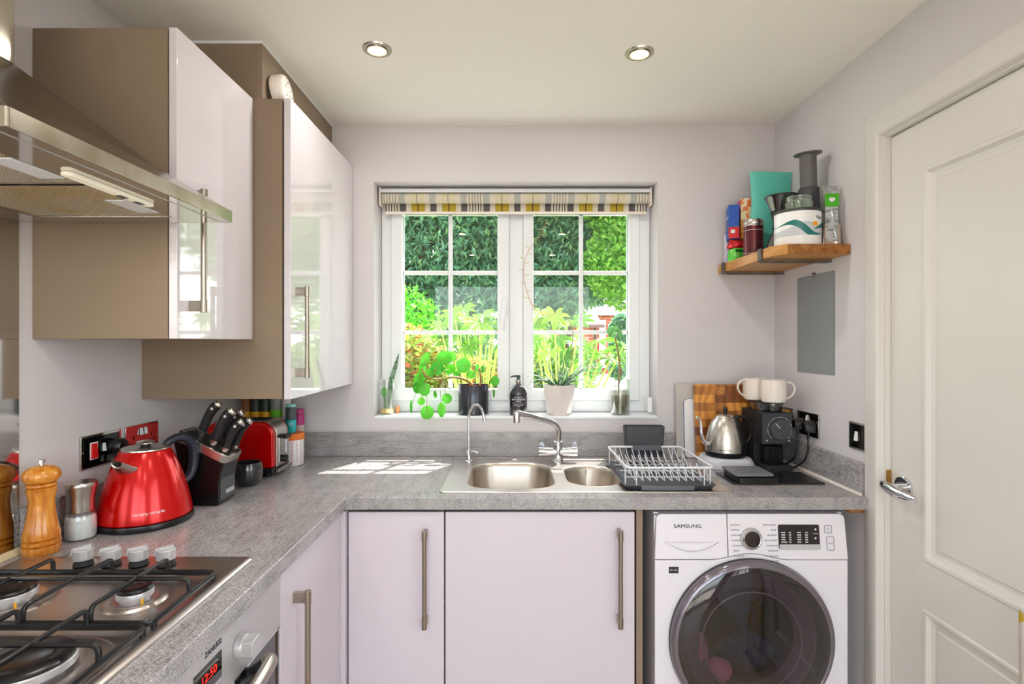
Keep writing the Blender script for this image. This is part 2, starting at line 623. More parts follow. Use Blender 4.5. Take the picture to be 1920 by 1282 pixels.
w3 = bpy.data.objects.new('added_window_3', None); col.objects.link(w3); struct(w3)  # unseen side window, added to brighten the left wall and hob
f = MB()
f.cells([-.65, -.60, -.08, -.02, .50, .55], [.85, .90, 2.05, 2.1], lambda i, j: i in (0, 2, 4) or j in (0, 2), 1.25, 1.31, YZ)
f.build('window_frame', M['upvc'], w3, bevel=0.004)
MB().box(1.28, 1.285, -.61, .51, .89, 2.06).build('pane', M['pane'], w3)

# ---- the kitchen window: frame, two sashes, glazing bars, panes, handle
w1 = bpy.data.objects.new('window_1', None); col.objects.link(w1); struct(w1)
FY = 2.44
def sash(x0, x1, z0, z1, gx0, gx1, gz0, gz1, y0, y1, mt, par):
    return MB().cells([x0, gx0, gx1, x1], [z0, gz0, gz1, z1], lambda i, j: not (i == 1 and j == 1), -y1, -y0, XZ).build('sash', mt, par, bevel=0.006, seg=2)
MB().cells([WN[0] + .001, -.541, -.012, .05, .57, WN[1] - .001], [WN[2] + .003, 1.128, 2.015, WN[3] - .001], lambda i, j: i in (0, 2, 4) or j in (0, 2), -FY - .07, -FY, XZ).build('window_frame', M['upvc'], w1, bevel=0.004)
GZ0, GZ1 = 1.1785, 1.9645
for (sx0, sx1, gx0, gx1, vb) in ((-.541, -.012, -.49, -.065, (844 - 960) / 416), (.05, .57, .096, .522, (1090 - 960) / 416)):
    s = sash(sx0 - .0004, sx1 + .0004, 1.1276, 2.0154, gx0, gx1, GZ0, GZ1, FY - .012, FY + .05, M['upvc'], w1)
    bd = MB().cells([gx0 - .006, gx0, gx1, gx1 + .006], [GZ0 - .006, GZ0, GZ1, GZ1 + .006], lambda i, j: not (i == 1 and j == 1), -FY - .022, -FY - .014, XZ)
    bd.build('gasket', M['black'], s)
    g = MB()
    g.box(vb - .009, vb + .009, FY + .02, FY + .034, GZ0, GZ1)
    for zz in (1.39 - (511 - 641) / 416, 1.39 - (623 - 641) / 416):
        g.box(gx0, vb - .009, FY + .02, FY + .034, zz - .009, zz + .009)
        g.box(vb + .009, gx1, FY + .02, FY + .034, zz - .009, zz + .009)
    g.build('glazing_bars', M['upvc'], s, bevel=0.002)
    MB().box(gx0, gx1, FY + .026, FY + .028, GZ0, GZ1).build('pane', M['pane'], s, smooth=False)
# window handle
h = MB()
h.prism(rrect(.02, .085, .009), 0, .012, FRONT(-.03, FY - .012, 1.545))
h.build('handle_plate', M['white'], w1, bevel=0.002)
h = MB()
h.cyl((-.03, FY - .024, 1.565), (-.03, FY - .05, 1.565), .008)
h.tube(smooth_path([(-.03, FY - .05, 1.568), (-.031, FY - .055, 1.54), (-.036, FY - .055, 1.49), (-.04, FY - .05, 1.44)]), [.009, .009, .008, .006], flat=((1, 0, 0), .7))
h.build('window_handle', M['white'], w1)
# sill board flush in the reveal
struct(MB().box(WN[0] + .001, WN[1] - .001, WY - .003, FY + .03, WN[2] - .012, WN[2] + .002).build('trim_1', M['upvc'], bevel=0.004))
struct(MB().box(WN[0] - .03, WN[1] + .03, FY + .08, WY + .34, WN[2] - .03, WN[2] + .02).build('trim_2', M['upvc'], bevel=0.004))

# ---- door on the right with its lining and architrave
dr = bpy.data.objects.new('door_1', None); col.objects.link(dr); struct(dr)
DX = 1.13
def inset(x0, x1, y0, y1, d): return [(x0 + d, y0 + d), (x1 - d, y0 + d), (x1 - d, y1 - d), (x0 + d, y1 - d)]
lm = MB()
panels = [(DY0 + .126, DY1 - .126, .789, 1.869), (DY0 + .126, DY1 - .126, .18, .659)]
ML = frame((DX, 0, 0), (0, 1, 0), (0, 0, 1)) @ Matrix.Diagonal((1, 1, -1, 1))   # local x=Y, y=Z, z=-X (towards the room)
lm.plate([(DY0, .005), (DY1, .005), (DY1, DZ), (DY0, DZ)], [inset(*p[:2], *p[2:], 0) for p in panels], -.04, 0, ML)
for (a, b, c, d) in panels:
    prof = [(0, 0), (.004, .004), (.012, .003), (.02, -.006), (.03, -.010), (.040, -.010), (.044, -.006)]
    rings = []
    for (w, hgt) in prof:
        rings.append([(px, py, hgt) for (px, py) in inset(a, b, c, d, w)])
    lm.loft(rings, ML, cap0=False, cap1=True)
lm.build('door_leaf', M['doorpaint'], dr, angle=20)
# lining
ln = MB()
ln.box(WX1 - .001, WX1 + .14, DY1 + .002, DY1 + .026, 0, DZ + .026)
ln.box(WX1 - .001, WX1 + .14, DY0 - .026, DY0 - .002, 0, DZ + .026)
ln.box(WX1 - .001, WX1 + .14, DY0 - .002, DY1 + .002, DZ + .003, DZ + .026)
ln.build('door_lining', M['doorpaint'], dr)
ac = MB()
aw = .085
prof = [(0.0, 0.0), (0.0, .006), (.01, .010), (.05, .017), (.062, .021), (.075, .021), (.08, .016), (.083, 0.0)]
for k in range(len(prof) - 1):
    pass
path = [(DY1 + .006, 0), (DY1 + .006, DZ + .008), (DY0 - .006, DZ + .008), (DY0 - .006, 0)]
rings = []
for (w, t) in prof:
    ww = .083 - w
    rings.append([(path[0][0] + ww, 0, t), (path[1][0] + ww, path[1][1] + ww, t), (path[2][0] - ww, path[2][1] + ww, t), (path[3][0] - ww, 0, t)])
MA = frame((WX1, 0, 0), (0, 1, 0), (0, 0, 1)) @ Matrix.Diagonal((1, 1, -1, 1))
ac.loft(rings, MA, cap0=False, cap1=False, closed=False)
ac.build('architrave', M['doorpaint'], dr, angle=25)
# strike plate and lever handle
MB().box(WX1 + .002, WX1 + .016, DY1 - .001, DY1 + .0035, .955, 1.01).build('strike_plate', mat('brass', (190, 150, 84), 0.3, 1.0), dr)
hz = .972
hp = MB()
hp.lathe([(.0, 0), (.033, 0), (.033, .007), (.029, .010), (0, .009)], M=along((DX - .0005, 1.565, hz), (-1, 0, 0)))
hp.cyl((DX - .008, 1.565, hz), (DX - .05, 1.565, hz), .009)
hp.build('handle_rose', M['chrome'], dr)
hl = MB()
hl.tube(smooth_path([(DX - .05, 1.585, hz + .004), (DX - .056, 1.56, hz + .002), (DX - .058, 1.51, hz - .004), (DX - .054, 1.450, hz - .004)]), [.013, .016, .015, .010], n=16, flat=((0, 0, 1), .62))
hl.build('lever_handle', M['chrome'], dr)

# ---- downlights: two in view, the rest unseen, added behind the camera as fill light
M['bulb'] = mat('lit_bulb', (255, 214, 150), 0.5, emit=((255, 200, 128), 9.0))
M['nickr'] = mat('satin_nickel', (190, 184, 172), 0.22, 1.0)
def downlight(x, y, label):
    t = thing('downlight', label, 'ceiling light', (x, y, CZ), 'recessed ceiling downlights')
    b = MB()
    b.lathe([(.031, .002), (.034, -.004), (.044, -.004), (.046, 0), (.031, .002)], (x, y, CZ), cap0=False, cap1=False)
    b.lathe([(.031, -.002), (.029, .0), (.029, .0), (.033, -.003), (.033, -.007), (.029, -.007), (.028, -.001)], (x, y, CZ), cap0=False, cap1=False)
    b.build('trim_ring', M['nickr'], t)
    MB().lathe([(.0285, -.0012), (.018, -.0016), (0, -.0018)], (x, y, CZ), cap0=False, cap1=False).build('bulb', M['bulb'], t)
    ld = bpy.data.lights.new('downlight_lamp', 'AREA')
    ld.shape = 'DISK'; ld.size = .055
    ld.energy = LAMP_WATTS
    ld.color = (1.0, 0.965, 0.94)
    lo = bpy.data.objects.new('downlight_lamp', ld)
    lo.location = (0, 0, -.012)
    lo.parent = t
    col.objects.link(lo)
downlight((707 - 960) / 597.6, 1020 / 597.6, 'round recessed ceiling downlight left of centre, toward the wall cabinets')
downlight((1199 - 960) / 590, 1020 / 590, 'round recessed ceiling downlight to the right, above the washing machine')
for (x, y, s) in ((-.42, .35, 'over the hob end of the room, outside the photo'), (.42, .35, 'over the side window, outside the photo'), (-.42, -.75, 'near the patio doors on the hob side'), (.42, -.75, 'near the patio doors on the door side')):
    downlight(x, y, 'added unseen recessed downlight ' + s)

# ================================================================== WORKTOPS
TZ, TT = 0.909, 0.038
TFY, TLX, TRX = 1.68, -0.513, 1.112
SK = (-0.222, 0.700, 1.745, 2.210)     # sink cutout inside its rim
wt_ = MB()
xs = [WX0 + .001, TLX, SK[0], SK[1], TRX]
ys = [0.45, TFY, SK[2], SK[3], WY - .001]
def keep(i, j):
    if i >= 1 and j == 0: return False
    if i == 2 and j == 2: return False
    return True
wt_.cells(xs, ys, keep, TZ - TT, TZ)
tag(wt_.build('worktop', M['top'], bevel=0.003, seg=3), 'grey stone-look laminate worktop running in an L under the window', 'worktop')
def upst(name, x0, x1, y0, y1, label):
    tag(MB().box(x0, x1, y0, y1, TZ + .0005, TZ + .1).build(name, M['top2' if x1 - x0 > 1 else 'top3'], bevel=0.0015), label, 'upstand')
upst('worktop_upstand', -1.112, 1.095, 2.29, WY - .001, 'low grey laminate upstand along the window wall behind the sink')
upst('worktop_upstand', WX0 + .001, -1.112, 1.245, 2.29, 'low grey laminate upstand along the left wall behind the red kettle')
tag(MB().prism([(0, 0), (-.007, 0), (0, .007)], 1.70, 2.289, Matrix(((1, 0, 0, 1.0945), (0, 0, 1, 0), (0, 1, 0, TZ + .0004), (0, 0, 0, 1)))).build('edge_trim', M['cream']), 'cream sealant line at the foot of the right-hand upstand', 'trim')
upst('worktop_upstand', 1.095, WX1 - .001, 1.71, 2.29, 'low grey laminate upstand along the right wall below the sockets')

# ================================================================== BASE UNITS
def bar_handle(par, p_top, length, out, side, mt=None, r=.0072):
    """vertical bar on two flat posts; out = direction away from the door, p_top on the door face"""
    mt = mt or M['nickel']
    p = Vector(p_top); o = Vector(out)
    s = Vector(side)
    b = MB()
    d = .034
    q = p + o * d
    b.cyl(q, q - Vector((0, 0, length)), r, n=18)
    for z in (0, length - .03):
        b.cyl(q - Vector((0, 0, z)) + Vector((0, 0, .001)), q - Vector((0, 0, z + .031)), r * 1.18, n=18)
        c = p - Vector((0, 0, z + .015))
        MM = frame(c, s, (0, 0, 1))
        zz = MM.to_3x3() @ Vector((0, 0, 1))
        sg = 1 if zz.dot(o) > 0 else -1
        b.prism(rrect(.012, .026, .002), 0, sg * d, MM)
    return b.build('handle', mt, par, bevel=0.0008)

def panel_door(par, box, mt, bevel=0.002):
    return MB().box(*box).build('door', mt, par, bevel=bevel, seg=3)

def carcass(par, x0, x1, y0, y1, z0, z1, mt, t=.018, openface='-y', shelf=None):
    b = MB()
    b.box(x0, x1, y0, y1, z0, z0 + t)
    if openface in ('-y', '+y'):
        b.box(x0, x0 + t, y0, y1, z0 + t, z1); b.box(x1 - t, x1, y0, y1, z0 + t, z1)
        b.box(x0 + t, x1 - t, y1 - t, y1, z0 + t, z1)
    else:
        b.box(x0, x1, y0, y0 + t, z0 + t, z1); b.box(x0, x1, y1 - t, y1, z0 + t, z1)
        b.box(x0, x0 + t, y0 + t, y1 - t, z0 + t, z1)
    return b.build('carcass', mt, par)

BZ0, BZ1 = .15, .858
cu = thing('base_cabinet', 'narrow white base cabinet with one door left of the sink cabinet', 'cabinet', (-.36, 1.72, 0))
carcass(cu, -.511, -.213, 1.722, 2.27, BZ0, .865, M['taupe'])
d = panel_door(cu, (-.512, -.213, 1.702, 1.72, BZ0, BZ1), M['satin'])
bar_handle(d, (-.269, 1.702, .808), .298, (0, -1, 0), (1, 0, 0))
MB().box(-.511, -.213, 1.77, 1.786, .001, BZ0 - .002).build('plinth', M['satin'], cu)
cu = thing('base_cabinet', 'wide white base cabinet with one door under the sink', 'cabinet', (.09, 1.72, 0))
carcass(cu, -.211, .384, 1.722, 2.27, BZ0, .70, M['taupe'])
d = panel_door(cu, (-.2085, .3835, 1.702, 1.72, BZ0, BZ1), M['satin'])
bar_handle(d, (.333, 1.702, .810), .298, (0, -1, 0), (1, 0, 0))
MB().box(-.211, .384, 1.77, 1.786, .001, BZ0 - .002).build('plinth', M['satin'], cu)
tag(MB().box(.389, .409, 1.702, 2.27, .001, .869).build('end_panel', M['taupe'], bevel=0.001), 'thin taupe end panel between the sink cabinet and the washing machine', 'panel')
# corner and left run
cu = thing('base_cabinet', 'white corner base cabinet with one door beside the oven', 'cabinet', (-.8, 1.5, 0))
carcass(cu, -1.11, -.553, 1.252, 1.69, BZ0, .865, M['taupe'], openface='+x')
d = panel_door(cu, (-.551, -.532, 1.25, 1.683, BZ0, BZ1), M['satin'])
bar_handle(d, (-.532, 1.327, .783), .298, (1, 0, 0), (0, 1, 0))
MB().box(-.545, -.516, 1.686, 1.74, BZ0, .865).build('corner_post', M['satin'], cu, bevel=0.001)
MB().box(-.62, -.604, 1.252, 1.69, .001, BZ0 - .002).build('plinth', M['satin'], cu)
# oven under the hob
ov = thing('oven', 'built-in oven with a silver control panel below the hob', 'oven', (-.8, .94, 0))
MB().box(-1.1, -.556, .655, 1.243, BZ0, .862).build('oven_body', M['dgrey'], ov)
cp = MB().box(-.555, -.53, .65, 1.246, .742, .862).build('control_panel', M['silverp'], ov, bevel=0.002)
dg = MB().box(-.555, -.534, .65, 1.246, .16, .737).build('oven_door', M['blackg'], ov, bevel=0.003)
MB().box(-.5545, -.531, .65, 1.246, .7375, .7415).build('door_gap_trim', M['chrome'], dg)
hb = MB()
hb.tube(smooth_path([(-.535, 1.085, .715), (-.515, 1.09, .727), (-.497, 1.09, .742)]), [.017, .016, .015], n=14)
hb.build('handle_arm', M['black'], dg)
hb = MB()
hb.tube(smooth_path([(-.535, .81, .715), (-.515, .805, .727), (-.497, .805, .742)]), [.017, .016, .015], n=14)
hb.build('handle_arm', M['black'], dg)
hb = MB()
hb.tube(smooth_path([(-.50, 1.095, .739), (-.487, 1.094, .752), (-.478, 1.07, .755), (-.471, .95, .752), (-.478, .83, .755), (-.487, .806, .752), (-.50, .805, .739)]), .014, n=14, flat=((0, 0, 1), .8))
hb.build('handle', M['nickel'], dg)
kb = MB()
kb.lathe([(.0, 0), (.0225, 0), (.0225, .012), (.021, .016), (0, .017)], M=along((-.53, 1.054, .802), (1, 0, 0)))
kb.prism(rrect(.036, .034, .006), .014, .036, RIGHTF(-.53, 1.054, .802))
k_ = kb.build('dial', M['silverp'], cp, bevel=0.002)
kk = MB()
kk.lathe([(.0, 0), (.0225, 0), (.0225, .012), (.021, .016), (0, .017)], M=along((-.53, .84, .802), (1, 0, 0)))
kk.prism(rrect(.036, .034, .006), .014, .036, RIGHTF(-.53, .84, .802))
kk.build('dial', M['silverp'], cp, bevel=0.002)
MB().box(-.531, -.5292, .905, .992, .782, .831).build('display', M['blackg'], cp)
M['led'] = mat('red_led_digits', (230, 30, 24), 0.5, emit=((255, 40, 30), .7))
text('12:50', .021, RIGHTF(-.529, .95, .808), M['led'], cp, 'digits', sx=1.1)
text('ZANUSSI', .0135, RIGHTF(-.5296, .965, .847), M['ink'], cp, 'lettering')
bt = MB()
for yy in (.985, .96, .935):
    bt.lathe([(0, 0), (.0055, 0), (.005, .004), (0, .0045)], M=along((-.53, yy, .768), (1, 0, 0)), n=16)
bt.build('button', M['silverp'], cp)

# ================================================================== HOB
hb_ = thing('gas_hob', 'stainless steel gas hob with four burners and black pan supports', 'hob', (-.83, .92, TZ))
HX0, HX1, HY0, HY1, HZ = -1.082, -.571, .626, 1.206, TZ + .008
pl = MB()
prof = [(0.0, -.0075), (.0, -.004), (.004, -.001), (.01, 0.0), (.018, 0.0), (.03, -.003)]
rings = [[(x, y, HZ + dz) for (x, y) in rrect(HX1 - HX0 - 2 * w, HY1 - HY0 - 2 * w, .012, 4, (HX0 + HX1) / 2, (HY0 + HY1) / 2)] for (w, dz) in prof]
pl.loft(rings, cap0=True, cap1=True)
pl.build('hob_plate', M['steelh'], hb_, angle=50)
BZ = HZ - .003
burners = [(-.693, 1.0, .030), (-.92, .995, .042), (-.693, .775, .060), (-.92, .765, .046)]
for (bx, by, br) in burners:
    a = MB()
    a.lathe([(br * 1.75, 0), (br * 1.6, .004), (br * 1.2, .006), (br * .9, .003)], (bx, by, BZ), n=40, cap0=False)
    bo = a.build('burner_dish', M['steelh'], hb_)
    a = MB()
    a.lathe([(br * .8, .002), (br * .8, .010), (br, .011), (br, .020), (br * .97, .0215), (0, .0215)], (bx, by, BZ), n=40)
    a.build('burner_ring', M['silverp'], bo)
    a = MB()
    a.lathe([(br * .95, .021), (br * .97, .025), (br * .9, .028), (br * .55, .0285), (br * .5, .027), (0, .027)], (bx, by, BZ), n=40)
    a.build('burner_cap', M['enamel'], bo)
    a = MB()
    a.cyl((bx + br * .95, by - br * .75, BZ), (bx + br * .95, by - br * .75, BZ + .014), .0022, n=8)
    a.build('igniter', M['yellow'], bo)
def bar(m, pts, r=.0042, cr=.012):
    m.tube(round_corners(pts, cr), r, n=10)
def support(y0, y1, ym):
    m = MB()
    x0, x1 = -1.035, -.594
    zb, zt = TZ + .018, TZ + .046
    m.tube(round_corners([(x0, y0, zb), (x1, y0, zb), (x1, y1, zb), (x0, y1, zb)], .016, closed=True), .0062, n=10, closed=True, flat=((0, 0, 1), .7))
    for xx in (-.692, -.803, -.922):
        bar(m, [(xx, y0, zb), (xx, y0, zt), (xx, y1, zt), (xx, y1, zb)], cr=.016)
    bar(m, [(x0, ym, zb), (x0, ym, zt), (x1, ym, zt), (x1, ym, zb)], cr=.016)
    for (xx, yy) in ((x0, y0), (x1, y0), (x0, y1), (x1, y1)):
        m.cyl((xx, yy + (.01 if yy == y0 else -.01), BZ), (xx, yy + (.01 if yy == y0 else -.01), zb), .005, n=10)
    m.build('pan_support', M['enamel'], hb_)
support(.893, 1.093, 1.0)
support(.672, .885, .782)
for x in (-.914, -.855, -.796, -.738):
    a = MB()
    a.lathe([(.019, 0), (.017, .005), (.015, .010), (0, .0102)], (x, 1.160, HZ), n=24)
    sk = a.build('hob_knob', M['blackm'], hb_)
    a = MB()
    a.lathe([(.0185, .011), (.0195, .018), (.0185, .032), (.015, .0335)], (x, 1.160, HZ), n=28, cap1=True)
    a.loft([[(-.0055, -.021, .022), (.0055, -.021, .022), (.0065, .016, .024), (-.0065, .016, .024)],
            [(-.005, -.020, .036), (.005, -.020, .036), (.006, .015, .040), (-.006, .015, .040)]], Matrix.Translation((x, 1.160, HZ)) @ Matrix.Rotation(R(-62), 4, 'Z'))
    a.build('knob_grip', M['silverp'], sk, bevel=0.0012)
tag(MB().box(-1.1295, -1.1265, .62, 1.243, TZ + .001, 1.70).build('splashback', M['mirror']), 'tall polished steel splashback on the wall behind the hob', 'splashback')
tag(MB().prism([(0, 0), (.012, 0), (.002, .012), (0, .012)], .62, 1.243, Matrix(((1, 0, 0, -1.1265), (0, 0, 1, 0), (0, 1, 0, TZ + .0005), (0, 0, 0, 1)))).build('edge_trim', mat('cream_sealant', (226, 210, 168), 0.4)), 'thin cream sealing strip at the foot of the splashback', 'trim')

# ================================================================== COOKER HOOD
hd = thing('cooker_hood', 'stainless steel chimney cooker hood above the hob', 'cooker hood', (-.9, .97, 1.663))
hx0, hx1, hy0, hy1, hz0, hz1 = -1.125, -.641, .69, 1.25, 1.663, 1.691
def hoodring(x0, x1, y0, y1, z, r):
    """three rounded-corner ring against the wall: corners on the room side are rounded"""
    pts = [(x0, y1)]
    for j in range(7):
        a = R(90 - 90 * j / 6); pts.append((x1 - r + r * math.cos(a), y1 - r + r * math.sin(a)))
    for j in range(7):
        a = R(0 - 90 * j / 6); pts.append((x1 - r + r * math.cos(a), y0 + r + r * math.sin(a)))
    pts.append((x0, y0))
    return [(p[0], p[1], z) for p in pts]
c = MB()
c.loft([hoodring(hx0, hx1 - .001, hy0 + .001, hy1 - .001, hz0 + .001, .004), hoodring(hx0, hx1, hy0, hy1, hz0 + .002, .005), hoodring(hx0, hx1, hy0, hy1, hz1 - .001, .005), hoodring(hx0, hx1 - .002, hy0 + .002, hy1 - .002, hz1, .004)], cap0=False, cap1=False)
c.build('rim_band', mat('rim_steel', (206, 198, 182), 0.2, 1.0, noise=(9, (176, 168, 140), 0.35, 0.7, (1, 2, 1)), bump=(40, 0.1)), hd, angle=30)
c = MB()
c.loft([hoodring(hx0, hx1 - .003, hy0 + .003, hy1 - .003, hz1 - .0005, .004), hoodring(hx0, -.775, .79, 1.182, 1.772, .004), hoodring(hx0, -.987, .86, 1.08, 1.94, .004)], cap0=False, cap1=False)
c.build('canopy', M['hood'], hd, angle=40)
c = MB()
c.box(hx0, -.987, .86, 1.08, 1.941, CZ - .001)
c.build('chimney', M['hood'], hd, bevel=0.001)
# underside: polished border, two mesh filters, a light strip
und = MB()
XY = Matrix.Identity(4)
und.plate([(hx0, hy0 + .002), (hx1 - .002, hy0 + .002), (hx1 - .002, hy1 - .002), (hx0, hy1 - .002)], [[(-1.046, .715), (-.742, .715), (-.742, 1.192), (-1.046, 1.192)]], hz0 + .001, hz0 + .006)
und.build('underside_panel', M['mirror'], hd)
MB().box(-.6675, -.6665, hy0 + .004, hy1 - .004, hz0 - .0002, hz0 + .001).build('panel_seam', M['silverp'], hd)
M['filter'] = mat('greasy_filter_mesh', (206, 180, 130), 0.45, 0.5, noise=(6, (216, 206, 190), 0.4, 0.62))
def filt_mat():
    m = M['filter']; nt = m.node_tree; b = nt.nodes['Principled BSDF']
    tc = nt.nodes.new('ShaderNodeTexCoord'); w = nt.nodes.new('ShaderNodeTexWave')
    w.bands_direction = 'DIAGONAL'; w.inputs['Scale'].default_value = 130
    nt.links.new(tc.outputs['Object'], w.inputs['Vector'])
    bp = nt.nodes.new('ShaderNodeBump'); bp.inputs['Strength'].default_value = 0.8; bp.inputs['Distance'].default_value = 0.002
    nt.links.new(w.outputs['Fac'], bp.inputs['Height']); nt.links.new(bp.outputs['Normal'], b.inputs['Normal'])
filt_mat()
for (y0, y1) in ((.716, .948), (.956, 1.191)):
    fl = MB().box(-1.044, -.744, y0 + .004, y1 - .004, hz0 + .004, hz0 + .012).build('filter', M['filter'], hd)
    e = MB().cells([-1.045, -1.041, -.747, -.743], [y0, y0 + .004, y1 - .004, y1], lambda i, j: not (i == 1 and j == 1), hz0 + .002, hz0 + .012)
    e.build('filter_frame', M['steel'], fl)
    ym = (y0 + y1) / 2 + .03
    hh = MB().box(-.79, -.748, ym - .05, ym + .05, hz0 + .0, hz0 + .0035)
    hh.build('filter_catch', M['white'], fl, bevel=0.002)
ls = MB()
ls.prism(rrect(.020, .21, .009), hz0 - .006, hz0 + .001, Matrix.Translation((-.717, .975, 0)))
lo = ls.build('light_strip', mat('light_lens', (226, 224, 206), 0.25, emit=((255, 238, 210), .25)), hd, bevel=0.002)  # the strip is unlit; its faint glow is added to suit the fill lamp
ldh = bpy.data.lights.new('hood_fill_lamp', 'AREA')  # fill lamp added under the hood to brighten the hob and left wall
ldh.shape = 'RECTANGLE'; ldh.size = .016; ldh.size_y = .19
ldh.energy = 1.1; ldh.color = (1.0, .93, .84)
loh = bpy.data.objects.new('hood_fill_lamp', ldh)
loh.location = Vector((-.717, .975, hz0 - .0078)) - ORG[hd]
loh.parent = hd
col.objects.link(loh)
for y in (1.0, 1.045):
    MB().box(-.722, -.712, y - .010, y + .010, hz0 - .0072, hz0 - .006).build('switch', M['grey'], lo)

# ================================================================== WALL CABINETS
ux = WX0 + .001
wc = thing('wall_cabinet', 'shorter wall cabinet with taupe side and glossy white door beside the hood', 'wall cabinet', (-.97, 1.28, 1.3975))
b = MB()
b.box(ux, -.811, 1.281, 1.299, 1.3975, 2.129); b.box(ux, -.811, 1.638, 1.656, 1.3975, 2.129)
b.box(ux, -.811, 1.299, 1.638, 1.3975, 1.4155); b.box(ux, -.811, 1.299, 1.638, 2.111, 2.129); b.box(ux, ux + .01, 1.299, 1.638, 1.4155, 2.111)
b.build('carcass', M['taupe'], wc, bevel=0.0006)
d = panel_door(wc, (-.808, -.789, 1.281, 1.656, 1.3975, 2.131), M['gloss'], .0015)
bar_handle(d, (-.789, 1.333, 1.763), .30, (1, 0, 0), (0, 1, 0))
wc = thing('wall_cabinet', 'tall wall cabinet with glossy white door reflecting the window', 'wall cabinet', (-.9, 1.66, 1.216))
b = MB()
b.box(ux, -.701, 1.659, 1.677, 1.216, 2.132); b.box(ux, -.701, 2.28, 2.298, 1.216, 2.132)
b.box(ux, -.701, 1.677, 2.28, 1.216, 1.234); b.box(ux, -.701, 1.677, 2.28, 2.114, 2.132); b.box(ux, ux + .01, 1.677, 2.28, 1.234, 2.114)
b.build('carcass', M['taupe'], wc, bevel=0.0006)
d = panel_door(wc, (-.696, -.675, 1.66, 2.300, 1.2145, 2.134), M['gloss'], .0015)
bar_handle(d, (-.675, 1.703, 1.563), .284, (1, 0, 0), (0, 1, 0))
bx = thing('filler_panel', 'taupe boxed filler panel between the tall wall cabinet and the ceiling', 'panel', (-.9, 1.66, 2.133))
MB().box(ux, -.782, 1.662, 1.68, 2.133, CZ - .008).build('front_panel', M['taupe'], bx)
MB().box(-.781, -.763, 1.661, WY - .002, 2.133, CZ - .008).build('side_panel', M['taupe'], bx)
MB().box(ux, -.761, 1.658, WY - .002, CZ - .008, CZ - .0005).build('sealant', M['white'], bx)
al = thing('alarm', 'round white alarm standing on top of the tall wall cabinet', 'alarm', (-.735, 1.74, 2.135))
MB().lathe([(0, 0), (.046, 0), (.050, .004), (.050, .034), (.046, .041), (.02, .043), (0, .043)], M=along((-.756, 1.735, 2.185), (1, .02, .12)), n=40).build('casing', M['cream'], al)
hl_ = MB()
for (a, r) in ((20, .02), (80, .028), (150, .02), (230, .026), (300, .015), (340, .03)):
    p = along((-.756, 1.735, 2.185), (1, .02, .12)) @ Vector((r * math.cos(R(a)), r * math.sin(R(a)), .042))
    hl_.lathe([(.0025, 0), (.0025, .0016)], M=along(p, (1, .02, .12)), n=8)
tag(hl_.build('vent_holes', M['dgrey'], al), kind='stuff')
# ================================================================== SINK
sk = thing('sink', 'stainless steel one and a half bowl inset sink under the window', 'sink', (.24, 1.98, TZ))
SX0, SX1, SY0, SY1 = -.234, .712, 1.733, 2.222
bowl1 = rrect(.300, .372, .085, 8, -.003, 1.957)
bowl2 = rrect(.192, .300, .090, 8, .284, 1.95)
s_ = MB()
s_.plate(rrect(SX1 - SX0 - .012, SY1 - SY0 - .012, .016, 5, (SX0 + SX1) / 2, (SY0 + SY1) / 2), [bowl1, bowl2], TZ + .0022, TZ + .0032)
rim = [[(x, y, TZ + z) for (x, y) in rrect(SX1 - SX0 - w, SY1 - SY0 - w, .016, 5, (SX0 + SX1) / 2, (SY0 + SY1) / 2)] for (w, z) in ((0, .0006), (.001, .003), (.006, .0045), (.012, .0032))]
s_.loft(rim, cap0=False, cap1=False)
s_.build('sink_top', M['steelh'], sk, angle=50)
M['bowl'] = mat('brushed_bowl_steel', (196, 186, 174), 0.33, 1.0, bump=(30, 0.06, (1, 1, 12)))
def bowl(cx, cy, w, h, r, depth, dx):
    b = MB()
    rg = []
    for (k, z) in ((-.004, .0034), (.0, .0042), (.003, .002), (.008, -.01), (.016, -depth * .7), (.03, -depth * .93), (.06, -depth)):
        rg.append([(x, y, TZ + z) for (x, y) in rrect(w - 2 * k, h - 2 * k, max(r - k * .5, .01), 8, cx, cy)])
    b.loft(rg, cap0=False, cap1=True)
    bb = b.build('bowl', M['bowl'], sk, angle=60)
    MB().lathe([(0, .001), (.03, .001), (.036, .003), (.04, .001)], (cx, cy, TZ - depth), cap0=False).build('waste', M['chrome'], bb)
bowl(-.003, 1.957, .300, .372, .085, .17, 0)
bowl(.284, 1.95, .192, .300, .090, .12, 0)
dr_ = MB()
for i in range(6):
    x = .46 + i * .035
    dr_.box(x, x + .006, 1.80, 2.15, TZ + .0031, TZ + .0046)
dr_.build('drainer_ribs', M['steelh'], sk)

